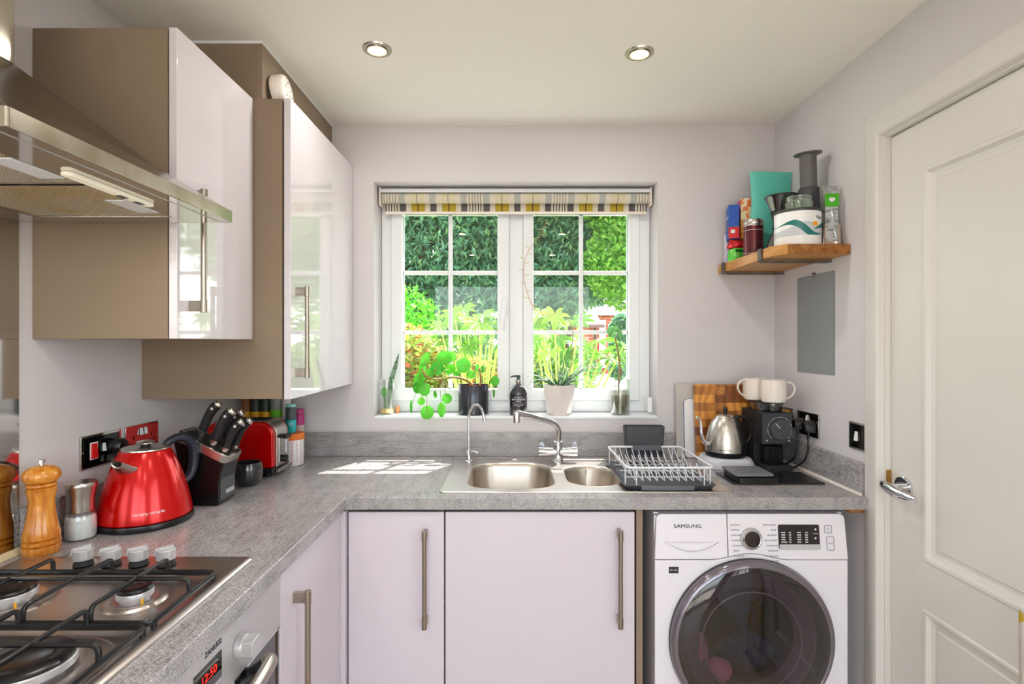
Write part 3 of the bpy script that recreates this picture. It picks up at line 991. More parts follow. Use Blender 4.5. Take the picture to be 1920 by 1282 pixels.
# mixer tap
tp = thing('mixer_tap', 'chrome kitchen mixer tap with a long spout over the main bowl', 'tap', (.183, 2.165, TZ + .0035))
tx, ty, tz = .183, 2.165, TZ + .0035
b = MB()
b.lathe([(.0, 0), (.026, 0), (.026, .004), (.021, .010), (.017, .022), (.016, .035), (.0175, .052), (.016, .060), (.0155, .074), (.020, .076), (.020, .083), (.0135, .086), (0, .086)], (tx, ty, tz), n=28)
b.cyl((tx - .038, ty, tz + .042), (tx + .038, ty, tz + .042), .0155, n=24)
b.build('tap_body', M['chrome'], tp)
M['cleartap'] = thin_glass('clear_acrylic', (232, 236, 246), 0.12, 0.05, 0.7)
for sgn in (-1, 1):
    b = MB()
    x0 = tx + sgn * .038
    b.cyl((x0, ty, tz + .042), (x0 + sgn * .012, ty, tz + .042), .017, n=24)
    b.loft([[(x0 + sgn * .012, ty + .017 * math.cos(a), tz + .042 + .017 * math.sin(a)) for a in [2 * PI * i / 20 for i in range(20)]],
            [(x0 + sgn * .038, ty + .0175 * math.cos(a), tz + .042 + .0175 * math.sin(a)) for a in [2 * PI * i / 20 for i in range(20)]]])
    hh = b.build('tap_handle', M['chrome'], tp)
    MB().prism([(-.013, .012), (.013, .012), (.011, .03), (.006, .037), (-.006, .037), (-.011, .03)], -.004, .004, FRONT(x0 + sgn * .027, ty, tz + .042)).build('handle_grip', M['cleartap'], hh, bevel=0.001)
b = MB()
pts = [(tx, ty, tz + .08), (tx + .003, ty - .002, tz + .105), (tx + .001, ty - .007, tz + .130), (tx - .012, ty - .016, tz + .152), (tx - .036, ty - .033, tz + .168), (tx - .08, ty - .064, tz + .182), (tx - .126, ty - .095, tz + .198), (tx - .160, ty - .120, tz + .208)]
b.tube(smooth_path(pts, 7), [.0115, .0112, .011, .011, .011, .0115, .0125], n=16)
b.cyl((tx - .135, ty - .102, tz + .200), (tx - .165, ty - .123, tz + .210), .0128, n=20)
b.lathe([(0, .012), (.012, .008), (.0135, .0), (.0135, -.03), (.0115, -.032), (.009, -.032)], (tx - .166, ty - .124, tz + .207), n=24)
b.build('spout', M['chrome'], tp)
# slim filter tap
ft = thing('filter_tap', 'slim chrome gooseneck drinking water tap behind the main bowl on the left', 'tap', (-.173, 2.185, TZ + .0035))
fx, fy, fz = -.173, 2.185, TZ + .0035
b = MB()
b.lathe([(0, 0), (.017, 0), (.017, .003), (.012, .006), (.0095, .012), (.0095, .032), (.0115, .034), (.0115, .04), (.007, .045), (.006, .06), (0, .06)], (fx, fy, fz), n=24)
b.build('tap_base', M['chrome'], ft)
b = MB()
pts = [(fx, fy, fz + .05), (fx, fy, fz + .12), (fx, fy, fz + .175), (fx + .003, fy - .003, fz + .198), (fx + .018, fy - .01, fz + .222), (fx + .038, fy - .02, fz + .225), (fx + .054, fy - .03, fz + .208), (fx + .062, fy - .035, fz + .18)]
b.tube(smooth_path(pts, 7), .0052, n=12)
b.cyl((fx + .061, fy - .0345, fz + .183), (fx + .065, fy - .037, fz + .166), .0062, n=14)
b.build('spout', M['chrome'], ft)
b = MB()
b.cyl((fx + .006, fy, fz + .036), (fx + .022, fy - .008, fz + .04), .0045, n=12)
b.cyl((fx + .02, fy - .0075, fz + .04), (fx + .036, fy - .014, fz + .032), .0035, .0055, n=12)
b.build('lever', M['chrome'], ft)

# ================================================================== DISH RACK
RT = TZ + .0050
tr = thing('drip_tray', 'dark grey plastic drip tray under the white dish rack', 'tray', (.51, 1.94, RT))
b = MB()
rings = []
TXc, TYc = .512, 1.944
for (w, z) in ((.05, .0), (.02, .0), (.004, .012), (0, .013), (.004, .014), (.014, .0125), (.026, .004), (.06, .003)):
    rings.append([(x, y, RT + z) for (x, y) in rrect(.302 - w, .388 - w, .02, 5, TXc, TYc)])
b.loft(rings)
b.build('tray', M['dgrey'], tr, angle=50)
MB().box(.415, .585, 1.742, 1.7515, RT + .0005, RT + .013).build('spout_lip', M['grey'], tr, bevel=0.001)
rk = thing('dish_rack', 'white coated wire dish rack standing empty on the drainer', 'dish rack', (.51, 1.94, RT + .004))
b = MB()
rx0, rx1, ry0, ry1, rz, rb = .374, .654, 1.765, 2.118, .982, RT + .022
b.tube(round_corners([(rx0, ry0, rz), (rx1, ry0, rz), (rx1, ry1, rz), (rx0, ry1, rz)], .02, closed=True), .0042, n=10, closed=True)
for (x, y) in ((rx0, ry0 + .03), (rx1, ry0 + .03), (rx0, ry1 - .03), (rx1, ry1 - .03)):
    b.cyl((x, y, rz), (x, y, RT + .0075), .0026, n=8)
for (x, y) in ((rx0 + .03, ry0), (rx1 - .03, ry0), (rx0 + .03, ry1), (rx1 - .03, ry1)):
    b.cyl((x, y, rz), (x, y, RT + .0075), .0022, n=8)
for z in (rb,):
    for y in (1.83, 1.92, 2.01, 2.08):
        b.cyl((rx0 + .006, y, z), (rx1 - .006, y, z), .0018, n=6)
b.build('rack_frame', M['wire'], rk)
n = 11
for i in range(n):
    x = rx0 + .022 + i * (rx1 - rx0 - .044) / (n - 1)
    m = MB()
    pts = [(x, ry0, rz), (x, ry0 + .004, rz - .012), (x + .010, ry0 + .012, rb), (x + .010, 1.84, rb), (x - .004, 1.856, rb + .042), (x + .010, 1.872, rb), (x + .010, 1.985, rb), (x - .004, 2.0, rb + .042), (x + .010, 2.016, rb), (x + .010, ry1 - .014, rb), (x, ry1 - .004, rz - .012), (x, ry1, rz)]
    m.tube(round_corners(pts, .006, 3), .0018, n=6)
    m.build('plate_divider', M['wire'], rk)
ct = thing('cutlery_holder', 'dark grey plastic cutlery holder hooked on the back of the dish rack', 'cutlery holder', (.52, 2.16, .94))
b = MB()
ro = rrect(.158, .06, .014, 5, .522, 2.158); ri = rrect(.152, .054, .012, 5, .522, 2.158)
b.loft([[(x, y, .938) for x, y in rrect(.14, .05, .012, 5, .522, 2.158)], [(x, y, 1.056) for x, y in ro], [(x, y, 1.058) for x, y in ro], [(x, y, 1.058) for x, y in ri], [(x, y, .942) for x, y in rrect(.134, .044, .01, 5, .522, 2.158)]])
b.build('cup', M['dgrey'], ct, angle=50)
b = MB()
b.box(.468, .578, 2.108, 2.128, rz + .0045, rz + .008)
b.box(.468, .578, 2.107, 2.110, rz - .012, rz + .008)
b.build('hook', M['grey'], ct, bevel=0.001)

# ================================================================== CHOPPING BOARDS leaning on the window wall
def leaning(y_foot, z_top, y_top):
    """frame whose local y runs up the board; origin at its foot"""
    return (Vector((0, y_top - y_foot, z_top - TZ))).normalized()
def board(name, label, x0, x1, h, yf, yt, th, mt, rad=.01, hole=None, cat='chopping board'):
    up = Vector((0, yt - yf, math.sqrt(max(h * h - (yt - yf) ** 2, 0))))
    Mx = frame(((x0 + x1) / 2, yf, TZ + .001), (1, 0, 0), up)    # local z = towards the camera
    t = thing(name, label, cat, ((x0 + x1) / 2, yf, TZ + .001))
    b = MB()
    o = rrect(x1 - x0, h, rad, 5, 0, h / 2)
    if hole: b.plate(o, [rrect(hole[2], hole[3], min(hole[2], hole[3]) * .49, 6, hole[0], hole[1])], 0, th, Mx)
    else: b.prism(o, 0, th, Mx)
    b.build('board', mt, t, bevel=0.0015)
    return t, Mx
board('chopping_board', 'pale grey stone board leaning on the wall, rearmost of the boards', .686, .86, .304, 2.277, 2.294, .012, mat('pale_grey_stone', (192, 186, 180), 0.5, noise=(5, (178, 172, 168), 0.4, 0.6)), .004)
t, Mx = board('chopping_board', 'white plastic chopping board with a blue edge and slot handle', .718, .93, .242, 2.262, 2.278, .009, M['white'], .018, hole=(-.055, .14, .016, .09))
e = MB()
e.plate(rrect(.2136, .2436, .0188, 5, 0, .121), [rrect(.205, .235, .015, 5, 0, .121)], -.0006, .0042, Mx)
e.build('blue_edge', mat('navy_rim', (70, 84, 140), 0.45), t)
board('chopping_board', 'end-grain wooden chopping board of light and dark blocks behind the steel kettle', .752, 1.0, .305, 2.232, 2.262, .024, M['endgrain'], .004)

# ================================================================== GOOSENECK KETTLE on its base
kx, ky = .834, 2.128
bs = thing('kettle_base', 'light grey plastic power base under the steel kettle', 'kettle base', (kx, ky, TZ))
b = MB()
oc = lambda s: rrect(s, s, .055, 5, kx, ky)
b.loft([[(x, y, TZ + .001) for x, y in oc(.188)], [(x, y, TZ + .012) for x, y in oc(.19)], [(x, y, TZ + .034) for x, y in oc(.17)], [(x, y, TZ + .0375) for x, y in oc(.162)]])
b.build('base_plate', mat('light_grey_plastic', (206, 206, 212), 0.4), bs, angle=50)
kt = thing('gooseneck_kettle', 'brushed steel gooseneck kettle with black handle beside the coffee grinder', 'kettle', (kx, ky, TZ + .0385))
kz = TZ + .0385
b = MB()
b.lathe([(0, 0), (.073, 0), (.075, .004), (.075, .018), (.074, .0185), (0, .0185)], (kx, ky, kz), n=48)
b.build('kettle_foot', M['black'], kt)
b = MB()
b.lathe([(.0735, .0185), (.0745, .02), (.0735, .045), (.070, .075), (.063, .105), (.053, .13), (.040, .148), (.037, .149)], (kx, ky, kz), n=48, cap1=True)
M['brush'] = mat('brushed_kettle_steel', (196, 190, 182), 0.27, 1.0, bump=(50, 0.05, (1, 1, 30)))
b.build('kettle_body', M['brush'], kt)
b = MB()
b.lathe([(.0385, .149), (.037, .153), (.028, .160), (.012, .163), (0, .163)], (kx, ky, kz), n=40)
ld_ = b.build('lid', M['brush'], kt)
b = MB()
b.lathe([(.006, .162), (.006, .168), (.009, .176), (.008, .184), (.003, .190), (0, .190)], (kx, ky, kz), n=24)
b.build('lid_knob', M['black'], ld_)
b = MB()
b.tube(smooth_path([(kx - .068, ky - .012, kz + .045), (kx - .088, ky - .016, kz + .055), (kx - .100, ky - .020, kz + .085), (kx - .102, ky - .020, kz + .120), (kx - .106, ky - .021, kz + .142), (kx - .120, ky - .024, kz + .152)], 7), [.0085, .007, .006, .0055, .005, .0048], n=14)
b.build('gooseneck_spout', M['chrome'], kt)
b = MB()
b.tube(smooth_path([(kx + .036, ky + .006, kz + .142), (kx + .055, ky + .008, kz + .150), (kx + .085, ky + .010, kz + .143), (kx + .104, ky + .010, kz + .115), (kx + .104, ky + .010, kz + .08), (kx + .09, ky + .008, kz + .055), (kx + .074, ky + .006, kz + .045)], 7), [.009, .0095, .009, .0085, .008, .007, .006], n=14, flat=((0, 1, 0), .7))
b.tube(smooth_path([(kx + .045, ky + .004, kz + .142), (kx + .062, ky + .004, kz + .10), (kx + .074, ky + .004, kz + .05), (kx + .0765, ky + .004, kz + .008)], 6), .0075, n=12, flat=((0, 1, 0), 1.4))
b.build('handle', M['blackm'], kt)
def curved_text(s, size, cx, cy, z, r, a0, mt, par, sx=1.0, lean=0.0):
    """lettering wrapped round a vertical cylinder; a0 = angle of the middle, degrees from +X"""
    o = text(s, size, Matrix.Identity(4), mt, par, sx=sx)
    me = o.data
    off = ORG[o]
    for v in me.vertices:
        p = v.co + off
        a = R(a0) + p.x / r
        rr = r + p.z + lean * p.y
        v.co = Vector((cx + rr * math.cos(a), cy + rr * math.sin(a), z + p.y)) - off
    return o
curved_text('BONAVITA', .0085, kx, ky, kz + .031, .0745, -112, M['ink'], kt)

# ================================================================== COFFEE GRINDER, hopper, mugs
gx0, gx1, gy0, gy1 = .936, 1.046, 2.03, 2.215
gr = thing('coffee_grinder', 'black box-shaped coffee grinder with a big round dial', 'coffee grinder', ((gx0 + gx1) / 2, 2.12, TZ))
b = MB()
b.box(gx0, gx1, gy0 + .075, gy1, TZ + .001, 1.125)
b.box(gx0, gx1, gy0 + .006, gy0 + .0755, 1.005, 1.125)
b.box(gx0 + .002, gx1 - .004, gy0 - .015, gy0 + .0755, TZ + .001, TZ + .022)
b.build('grinder_body', M['blackm'], gr, bevel=0.003)
fp = MB().box(gx0 + .001, gx1, gy0, gy0 + .006, 1.011, 1.124).build('front_plate', mat('charcoal_front', (52, 52, 58), 0.5), gr, bevel=0.0025)
DXc, DZc = .9995, 1.064
MB().lathe([(0, 0), (.038, 0), (.038, .010), (.0365, .013), (0, .013)], M=along((DXc, gy0, DZc), (0, -1, 0)), n=48).build('dial', M['dgrey'], fp)
b = MB()
b.box(-.001, .001, .008, .033, 0, .0008, FRONT(DXc, gy0 - .013, DZc) @ Matrix.Rotation(R(42), 4, 'Z'))
b.build('pointer', M['inkw'], fp)
for i in range(41):
    a = R(225 - 270 * i / 40)
    rr = .0455
    b = MB() if i == 0 else b
    big = (i % 5 == 0)
    b.lathe([(.0019 if big else .0011, 0), (.0019 if big else .0011, .0005)], M=along((DXc + rr * math.cos(a), gy0, DZc + rr * math.sin(a)), (0, -1, 0)), n=6)
for (tx_, tz_) in ((gx0 + .016, 1.022), (gx1 - .012, 1.022)):
    b.prism([(-.0035, -.002), (.0035, -.002), (0, .004)], 0, .0005, FRONT(tx_, gy0, tz_))
tag(b.build('scale_marks', M['inkw'], fp), kind='stuff')
b = MB()
b.lathe([(0, 0), (.0335, 0), (.036, .004), (.036, .062), (.037, .065), (.034, .068), (0, .068)], (.988, gy0 + .033, TZ + .0225), n=40)
b.build('grounds_bin', M['black'], gr)
hp_ = MB()
hp_.lathe([(.055, 0), (.058, .026), (.058, .028)], (.992, 2.125, 1.1255), n=44, cap0=False, cap1=False, sy=1.45, sx=.9)
hp_.build('hopper', M['smoke'], gr)
MB().lathe([(.0, .028), (.0595, .028), (.0595, .032), (0, .033)], (.992, 2.125, 1.1255), n=44, sy=1.45, sx=.9).build('hopper_lid', M['smoke'], gr)
MB().lathe([(.012, .001), (.014, .018), (0, .019)], (.992, 2.10, 1.1255), n=20).build('hopper_gate', M['black'], gr)
def mug(x, y, z, ang, label):
    t = thing('mug', label, 'mug', (x, y, z), 'mugs on the coffee grinder')
    b = MB()
    b.lathe([(0, 0), (.036, 0), (.042, .004), (.046, .02), (.0465, .045), (.045, .078), (.0445, .085), (.043, .0865), (.0415, .085), (.0425, .06), (.0435, .03), (.038, .008), (0, .006)], (x, y, z), n=44, cap0=False, cap1=False)
    b.build('cup', M['cream'], t)
    c, s = math.cos(R(ang)), math.sin(R(ang))
    P = lambda r, zz: (x + r * c, y + r * s, z + zz)
    b = MB()
    b.tube(smooth_path([P(.043, .074), P(.056, .077), P(.070, .068), (P(.075, .050)), P(.068, .032), P(.056, .020), P(.0445, .015)], 6), .0052, n=12, flat=((-s, c, 0), .75))
    b.build('handle', M['cream'], t)
mug(.9985, 2.078, 1.1595, -12, 'cream mug with its handle to the right, front one on the grinder')
mug(.972, 2.174, 1.1595, 188, 'cream mug with its handle to the left, rear one on the grinder')

# ================================================================== MAT, SCALES
tag(MB().prism(rrect(.312, .158, .004, 4, .9, 1.912), TZ + .0008, TZ + .006).build('counter_mat', mat('black_slate', (30, 28, 32), 0.25, bump=(200, 0.15)), bevel=0.001), 'thin black slate mat beside the coffee grinder at the worktop end', 'mat')
sc = thing('kitchen_scales', 'small flat kitchen scales with a grey top on the black mat', 'scales', (.82, 1.895, TZ + .0065))
b = MB()
b.prism(rrect(.138, .140, .012, 4, .83, 1.895), TZ + .0068, TZ + .024)
b.build('scales_body', M['black'], sc, bevel=0.002)
MB().prism(rrect(.130, .128, .008, 4, .82, 1.898), TZ + .027, TZ + .035).build('weighing_plate', mat('steel_grey_top', (122, 122, 130), 0.42, 0.2), sc, bevel=0.0015)
MB().prism(rrect(.10, .10, .008, 4, .82, 1.898), TZ + .0235, TZ + .0275).build('plate_support', M['blackm'], sc)

# ================================================================== RED KETTLE
qx, qy = -.985, 1.462
rkl = thing('electric_kettle', 'red metallic pyramid electric kettle with black handle beside the knife block', 'kettle', (qx, qy, TZ + .001))
b = MB()
b.lathe([(0, 0), (.108, 0), (.1135, .004), (.114, .010), (.112, .016), (.109, .0165), (0, .0165)], (qx, qy, TZ + .001), n=56)
b.build('kettle_base', M['black'], rkl)
b = MB()
b.lathe([(.1085, .017), (.1105, .020), (.1085, .035), (.1015, .07), (.0925, .105), (.082, .138), (.071, .166), (.0605, .189), (.0585, .192), (.055, .194)], (qx, qy, TZ + .001), n=64, cap0=True, cap1=True)
b.build('kettle_body', M['red'], rkl)
b = MB()
b.lathe([(.0575, .1935), (.057, .197), (.054, .199), (.046, .1985), (.020, .200), (0, .200)], (qx, qy, TZ + .001), n=48)
lid = b.build('lid', M['brush'], rkl)
b = MB()
b.lathe([(.011, .199), (.013, .206), (.0, .206)], (qx, qy, TZ + .001), n=24)
b.build('knob_stem', M['black'], lid)
b = MB()
b.lathe([(.012, .206), (.021, .208), (.022, .212), (.017, .215), (0, .2155)], (qx, qy, TZ + .001), n=32)
b.build('lid_knob', M['mirror'], lid)
dv = Vector((-.02, -1, 0)).normalized()
b = MB()
rgs = []
for (out_, zc, w, hgt, tilt) in ((.056, .150, .032, .034, 0), (.074, .160, .028, .030, 0), (.094, .172, .020, .022, 0), (.106, .180, .0145, .016, 0), (.104, .180, .0125, .013, 0), (.085, .168, .010, .010, 0)):
    ring = []
    sidev = Vector((-dv.y, dv.x, 0))
    for i in range(24):
        a = 2 * PI * i / 24
        p = Vector((qx, qy, TZ)) + dv * out_ + sidev * (w * math.cos(a)) + Vector((0, 0, zc + hgt * math.sin(a) * (1.0 if math.sin(a) < 0 else .35))) + dv * (.3 * hgt * math.sin(a))
        ring.append(p)
    rgs.append(ring)
b.loft(rgs, cap0=True, cap1=True)
b.build('spout', M['brush'], rkl, angle=60)
dh = -dv
H = lambda r, z: (qx + dh.x * r, qy + dh.y * r, TZ + .001 + z)
b = MB()
dh = Vector((.45, .89, 0))
b.tube(smooth_path([H(.050, .192), H(.064, .203), H(.088, .210), H(.115, .202), H(.130, .178), H(.135, .145), H(.130, .112), H(.118, .090), H(.098, .078)], 7), [.009, .012, .0135, .014, .014, .0145, .014, .012, .009], n=16, flat=((-dh.y, dh.x, 0), .9))
b.build('handle', mat('blue_black_plastic', (36, 40, 54), 0.35), rkl)
curved_text('morphy richards', .0105, qx, qy, TZ + .047, .1075, -52, M['inkw'], rkl, lean=-.24)

# ================================================================== PEPPER MILL, SALT GRINDER
mx, my = -1.074, 1.242
pm = thing('pepper_mill', 'turned wooden pepper mill standing beside the splashback', 'pepper mill', (mx, my, TZ + .001))
b = MB()
b.lathe([(0, 0), (.034, 0), (.0355, .004), (.0355, .018), (.0305, .0205), (.0355, .023), (.0355, .030), (.030, .0325), (.0345, .035), (.0345, .046), (.031, .060), (.027, .085), (.0245, .11), (.0245, .125), (.028, .140), (.0285, .144), (0, .144)], (mx, my, TZ + .001), n=40)
b.build('mill_body', M['beech'], pm)
b = MB()
b.lathe([(0, .1445), (.028, .1445), (.0285, .148), (.023, .1505), (.0285, .153), (.0285, .158), (.0225, .161), (.030, .163), (.0345, .170), (.0355, .178), (.032, .188), (.022, .196), (.010, .199), (0, .199)], (mx, my, TZ + .001), n=40)
b.build('mill_head', M['beech'], pm)
b = MB()
b.lathe([(.004, .198), (.0035, .203), (.0065, .204), (.0065, .211), (.003, .213), (0, .213)], (mx, my, TZ + .001), n=16)
b.build('mill_knob', M['chrome'], pm)
sx_, sy_ = -1.058, 1.335
sg = thing('salt_grinder', 'glass salt grinder with a steel top beside the pepper mill', 'salt grinder', (sx_, sy_, TZ + .001))
b = MB()
b.lathe([(0, 0), (.030, 0), (.033, .003), (.0335, .02), (.033, .045), (.031, .060), (.028, .066)], (sx_, sy_, TZ + .001), n=36, cap0=False, cap1=False)
b.build('jar', M['glassv'], sg)
b = MB()
b.lathe([(0, .003), (.0295, .003), (.0315, .008), (.032, .03), (.031, .052), (.026, .056), (0, .055)], (sx_, sy_, TZ + .001), n=32)
tag(b.build('salt', mat('coarse_salt', (238, 236, 240), 0.7, bump=(300, 1.0)), sg), kind='stuff')
b = MB()
b.lathe([(.0285, .066), (.029, .068), (.0275, .085), (.029, .105), (.033, .125), (.034, .128), (.034, .134), (.032, .137), (0, .138)], (sx_, sy_, TZ + .001), n=36)
b.build('grinder_top', M['brush'], sg)

# ================================================================== SOCKETS and switches
def plate_on(par, MM, w, h, mt, th=.006, r=.004):
    return MB().prism(rrect(w, h, r, 4), 0, th, MM).build('face_plate', mt, par, bevel=0.0012)
def double_socket(name, label, MM, mt, rocker1='w', holes=True):
    t = thing(name, label, 'socket', MM.translation)
    p = plate_on(t, MM, .146, .088, mt)
    for sx in (-.066, .066):
        MB().lathe([(.0028, 0), (.0028, .0007), (0, .001)], M=MM @ Matrix.Translation((sx, 0, .006)), n=12).build('screw', M['brush'], p)
    return t, p
# left wall, nearer: cooker switch with a plug
SM = RIGHTF(WX0 + .0005, 1.4915, 1.098)
t, p = double_socket('cooker_socket', 'polished black-faced cooker switch and socket with a black plug, left wall', SM, M['mirror'])
MB().prism(rrect(.128, .074, .003, 4), .006, .0068, SM).build('black_insert', M['blackg'], p)
def rocker(par, MM, x, y, w, h, mt, bez=True):
    if bez: MB().prism(rrect(w + .006, h + .006, .002, 3, x, y), .006, .0078, MM).build('switch_bezel', M['white'], par)
    b = MB()
    b.loft([[(x - w / 2, y - h / 2, .0075), (x + w / 2, y - h / 2, .0075), (x + w / 2, y + h / 2, .0075), (x - w / 2, y + h / 2, .0075)],
            [(x - w / 2 + .0005, y - h / 2 + .0005, .013), (x + w / 2 - .0005, y - h / 2 + .0005, .013), (x + w / 2 - .0005, y + h / 2, .0090), (x - w / 2 + .0005, y + h / 2, .0090)]], MM)
    return b.build('rocker_switch', mt, par, bevel=0.0006)
rocker(p, SM, -.031, 0, .021, .040, M['redp'])
rocker(p, SM, .004, .004, .010, .022, M['white'], bez=False)
pg = thing('plug', 'black plug in the cooker socket, its cable dropping behind the red kettle', 'plug', SM @ Vector((.035, 0, .008)))
b = MB()
b.lathe([(0, 0), (.021, 0), (.0235, .006), (.023, .028), (.018, .036), (0, .037)], M=SM @ Matrix.Translation((.034, 0, .0072)), n=28)
b.build('plug_body', M['black'], pg)
b = MB()
b.tube(smooth_path([SM @ Vector((.034, -.018, .022)), SM @ Vector((.032, -.05, .026)), SM @ Vector((.028, -.10, .032)), SM @ Vector((.03, -.150, .030)), SM @ Vector((.04, -.184, .034))], 5), .0035, n=8)
b.build('cable', M['black'], pg)
SM2 = RIGHTF(WX0 + .0005, 1.6555, 1.098)
t, p = double_socket('wall_socket', 'polished steel double socket on the left wall behind the knife block', SM2, M['mirror'])
rocker(p, SM2, -.010, .022, .011, .020, M['white'], bez=False)
rocker(p, SM2, .010, .022, .011, .020, M['white'], bez=False)
for cx in (-.040, .040):
    b = MB()
    b.box(cx - .002, cx + .002, .002, .012, .0062, .0068, SM2); b.box(cx - .013, cx - .007, -.012, -.008, .0062, .0068, SM2); b.box(cx + .007, cx + .013, -.012, -.008, .0062, .0068, SM2)
    tag(b.build('socket_outlet', M['blackg'], p), kind='stuff')
# right wall
RM = LEFTF(WX1 - .0005, 2.0375, 1.083)
t, p = double_socket('wall_socket', 'polished double socket on the right wall holding two black plugs', RM, M['mirror'])
rocker(p, RM, .0, .024, .010, .020, M['white'], bez=False)
def plug(label, MM, x, pts, s=1.0):
    pg = thing('plug', label, 'plug', MM @ Vector((x, -.008, .0075)))
    b = MB()
    b.loft([[(x - .022, -.026, .0075), (x + .022, -.026, .0075), (x + .026, .0, .0075), (x + .014, .018, .0075), (x - .014, .018, .0075), (x - .026, 0, .0075)],
            [(x - .020, -.024, .024), (x + .020, -.024, .024), (x + .024, 0, .024), (x + .012, .016, .024), (x - .012, .016, .024), (x - .024, 0, .024)],
            [(x - .011, -.018, .040), (x + .011, -.018, .040), (x + .012, 0, .040), (x + .008, .010, .040), (x - .008, .010, .040), (x - .012, 0, .040)]], MM)
    b.build('plug_body', M['black'], pg, bevel=0.002)
    b = MB()
    b.cyl(MM @ Vector((x, -.020, .022)), MM @ Vector((x, -.052, .024)), .0058, .0045, n=12)
    b.tube(smooth_path(pts, 6), .0036, n=10)
    b.build('cable', M['black'], pg)
plug('black plug at the far side of the right wall socket', RM, -.037, [(1.089, 2.074, 1.04), (1.088, 2.075, 1.0), (1.08, 2.08, .95), (1.062, 2.10, .922), (1.052, 2.14, .914)])
plug('black plug at the near side of the right wall socket', RM, .037, [(1.089, 2.0, 1.04), (1.088, 2.0, 1.0), (1.082, 2.01, .955), (1.07, 2.04, .925), (1.060, 2.07, .9135), (1.055, 2.12, .9135)])
RM3 = LEFTF(WX1 - .0005, 2.2155, 1.083)
t, p = double_socket('wall_socket', 'polished double socket on the right wall, half hidden behind the grinder', RM3, M['mirror'])
MB().box(-.012, .012, .0, .03, .0065, .030, RM3).build('adaptor_block', M['yellow'], p, bevel=0.002)
RM4 = LEFTF(WX1 - .0005, 1.745, 1.088)
t = thing('light_switch', 'small polished black-faced single switch beside the door frame', 'switch', RM4.translation)
p = plate_on(t, RM4, .086, .088, M['brush'])
MB().prism(rrect(.074, .076, .003, 4), .006, .0068, RM4).build('black_insert', M['blackg'], p)
rocker(p, RM4, .0, 0.0, .014, .030, M['white'], bez=False)
# grey metal sheet hung on the right wall
t = thing('magnetic_board', 'plain grey metal memo sheet hung on the right wall below the shelf', 'memo board', (WX1 - .001, 1.995, 1.636))
MM = LEFTF(WX1 - .001, 1.995, 1.456)
MB().prism(rrect(.238, .36, .002, 3), .001, .003, MM).build('sheet', mat('grey_painted_metal', (138, 141, 143), 0.45), t)
b = MB()
b.cyl(MM @ Vector((.0, .185, 0)), MM @ Vector((0, .185, .012)), .003, n=12)
b.tube([MM @ Vector((0, .185, .008)), MM @ Vector((.004, .176, .008)), MM @ Vector((.0, .168, .006))], .001, n=6)
b.build('hook', M['iron'], t)

# ================================================================== KNIFE BLOCK and knives
kb_ = thing('knife_block', 'black slanted knife block with a steel collar between kettle and toaster', 'knife block', (-.91, 1.63, TZ))
KX = Matrix(((1, 0, 0, 0), (0, 0, 1, 0), (0, 1, 0, 0), (0, 0, 0, 1)))   # local (x, y, z) -> world (x, z, y)
prof = [(-.951, TZ + .001), (-.866, TZ + .001), (-.856, .918), (-.857, .97), (-.851, 1.01), (-.841, 1.034), (-.984, 1.1065), (-.990, 1.09)]
b = MB(); b.prism(prof, 1.592, 1.682, KX); b.build('block_body', mat('satin_black_block', (12, 12, 13), 0.3), kb_, bevel=0.004, seg=3)
nrm = Vector((.4475, 0, .894)); tdir = Vector((.894, 0, -.4475))
o0 = Vector((-.986, 1.637, 1.1085))
CM = frame(o0, tdir, (0, 1, 0))     # local z = t x y
if (CM.to_3x3() @ Vector((0, 0, 1))).dot(nrm) < 0: CM = frame(o0, tdir, (0, -1, 0))
b = MB(); b.plate(rrect(.168, .100, .02, 5, .080, 0), [rrect(.150, .084, .014, 5, .080, 0)], -.003, .021, CM); b.build('steel_collar', M['brush'], kb_, bevel=0.0012)
b = MB(); b.prism(rrect(.150, .084, .014, 5, .080, 0), -.002, .016, CM); b.build('slot_insert', M['blackm'], kb_)
b = MB(); b.box(-.8568, -.8545, 1.596, 1.678, .925, 1.0); b.build('end_strip', mat('gunmetal', (84, 84, 86), 0.35, 0.3), kb_, bevel=0.001)
MB().box(-.855, -.8537, 1.625, 1.672, .938, .950).build('badge', M['silverp'], kb_)
def knife(u, y, L, r, label, lean=0.0):
    base = CM @ Vector((u, (y - 1.637) * (1 if (CM.to_3x3() @ Vector((0, 1, 0))).y > 0 else -1), .0165))
    t = thing('knife', label, 'knife', base, 'knives in the block')
    d = nrm
    q = Vector((.894, 0, -.4475))
    P = lambda a, s: base + d * a * L + q * s
    fl = ((0, 1, 0), 1.45)
    b = MB(); b.tube([P(0, 0), P(.10, .000), P(.18, .0)], [r * .8, r * .95, r * 1.02], n=14, flat=fl); b.build('bolster', M['brush'], t)
    b = MB(); b.tube(smooth_path([P(.18, 0), P(.35, -.002), P(.6, -.003), P(.8, .0), P(.93, .006)], 5), [r, r * .98, r * 1.02, r * 1.08, r * 1.05], n=14, flat=fl); hdl = b.build('handle', M['black'], t)
    b = MB(); b.tube(smooth_path([P(.925, .0057), P(.97, .008), P(1.0, .010)], 3), [r * 1.06, r * 1.03, r * .8], n=14, flat=fl); b.build('end_cap', M['brush'], t)
    c = P(.80, .0) + Vector((0, -r * 1.08, 0))
    MB().lathe([(.0042, 0), (.0042, .0006), (0, .0008)], M=along(c + Vector((0, .0003, 0)), (0, -1, 0)), n=14).build('emblem', M['silverp'], hdl)
knife(.040, 1.642, .118, .0095, 'black-handled carving knife, the tallest one at the left of the block')
knife(.098, 1.612, .128, .0100, 'black-handled cook knife, large one in the front middle of the block')
knife(.104, 1.664, .118, .0090, 'black-handled bread knife behind the middle one in the block')
knife(.138, 1.608, .112, .0080, 'short black-handled knife at the front right of the block')
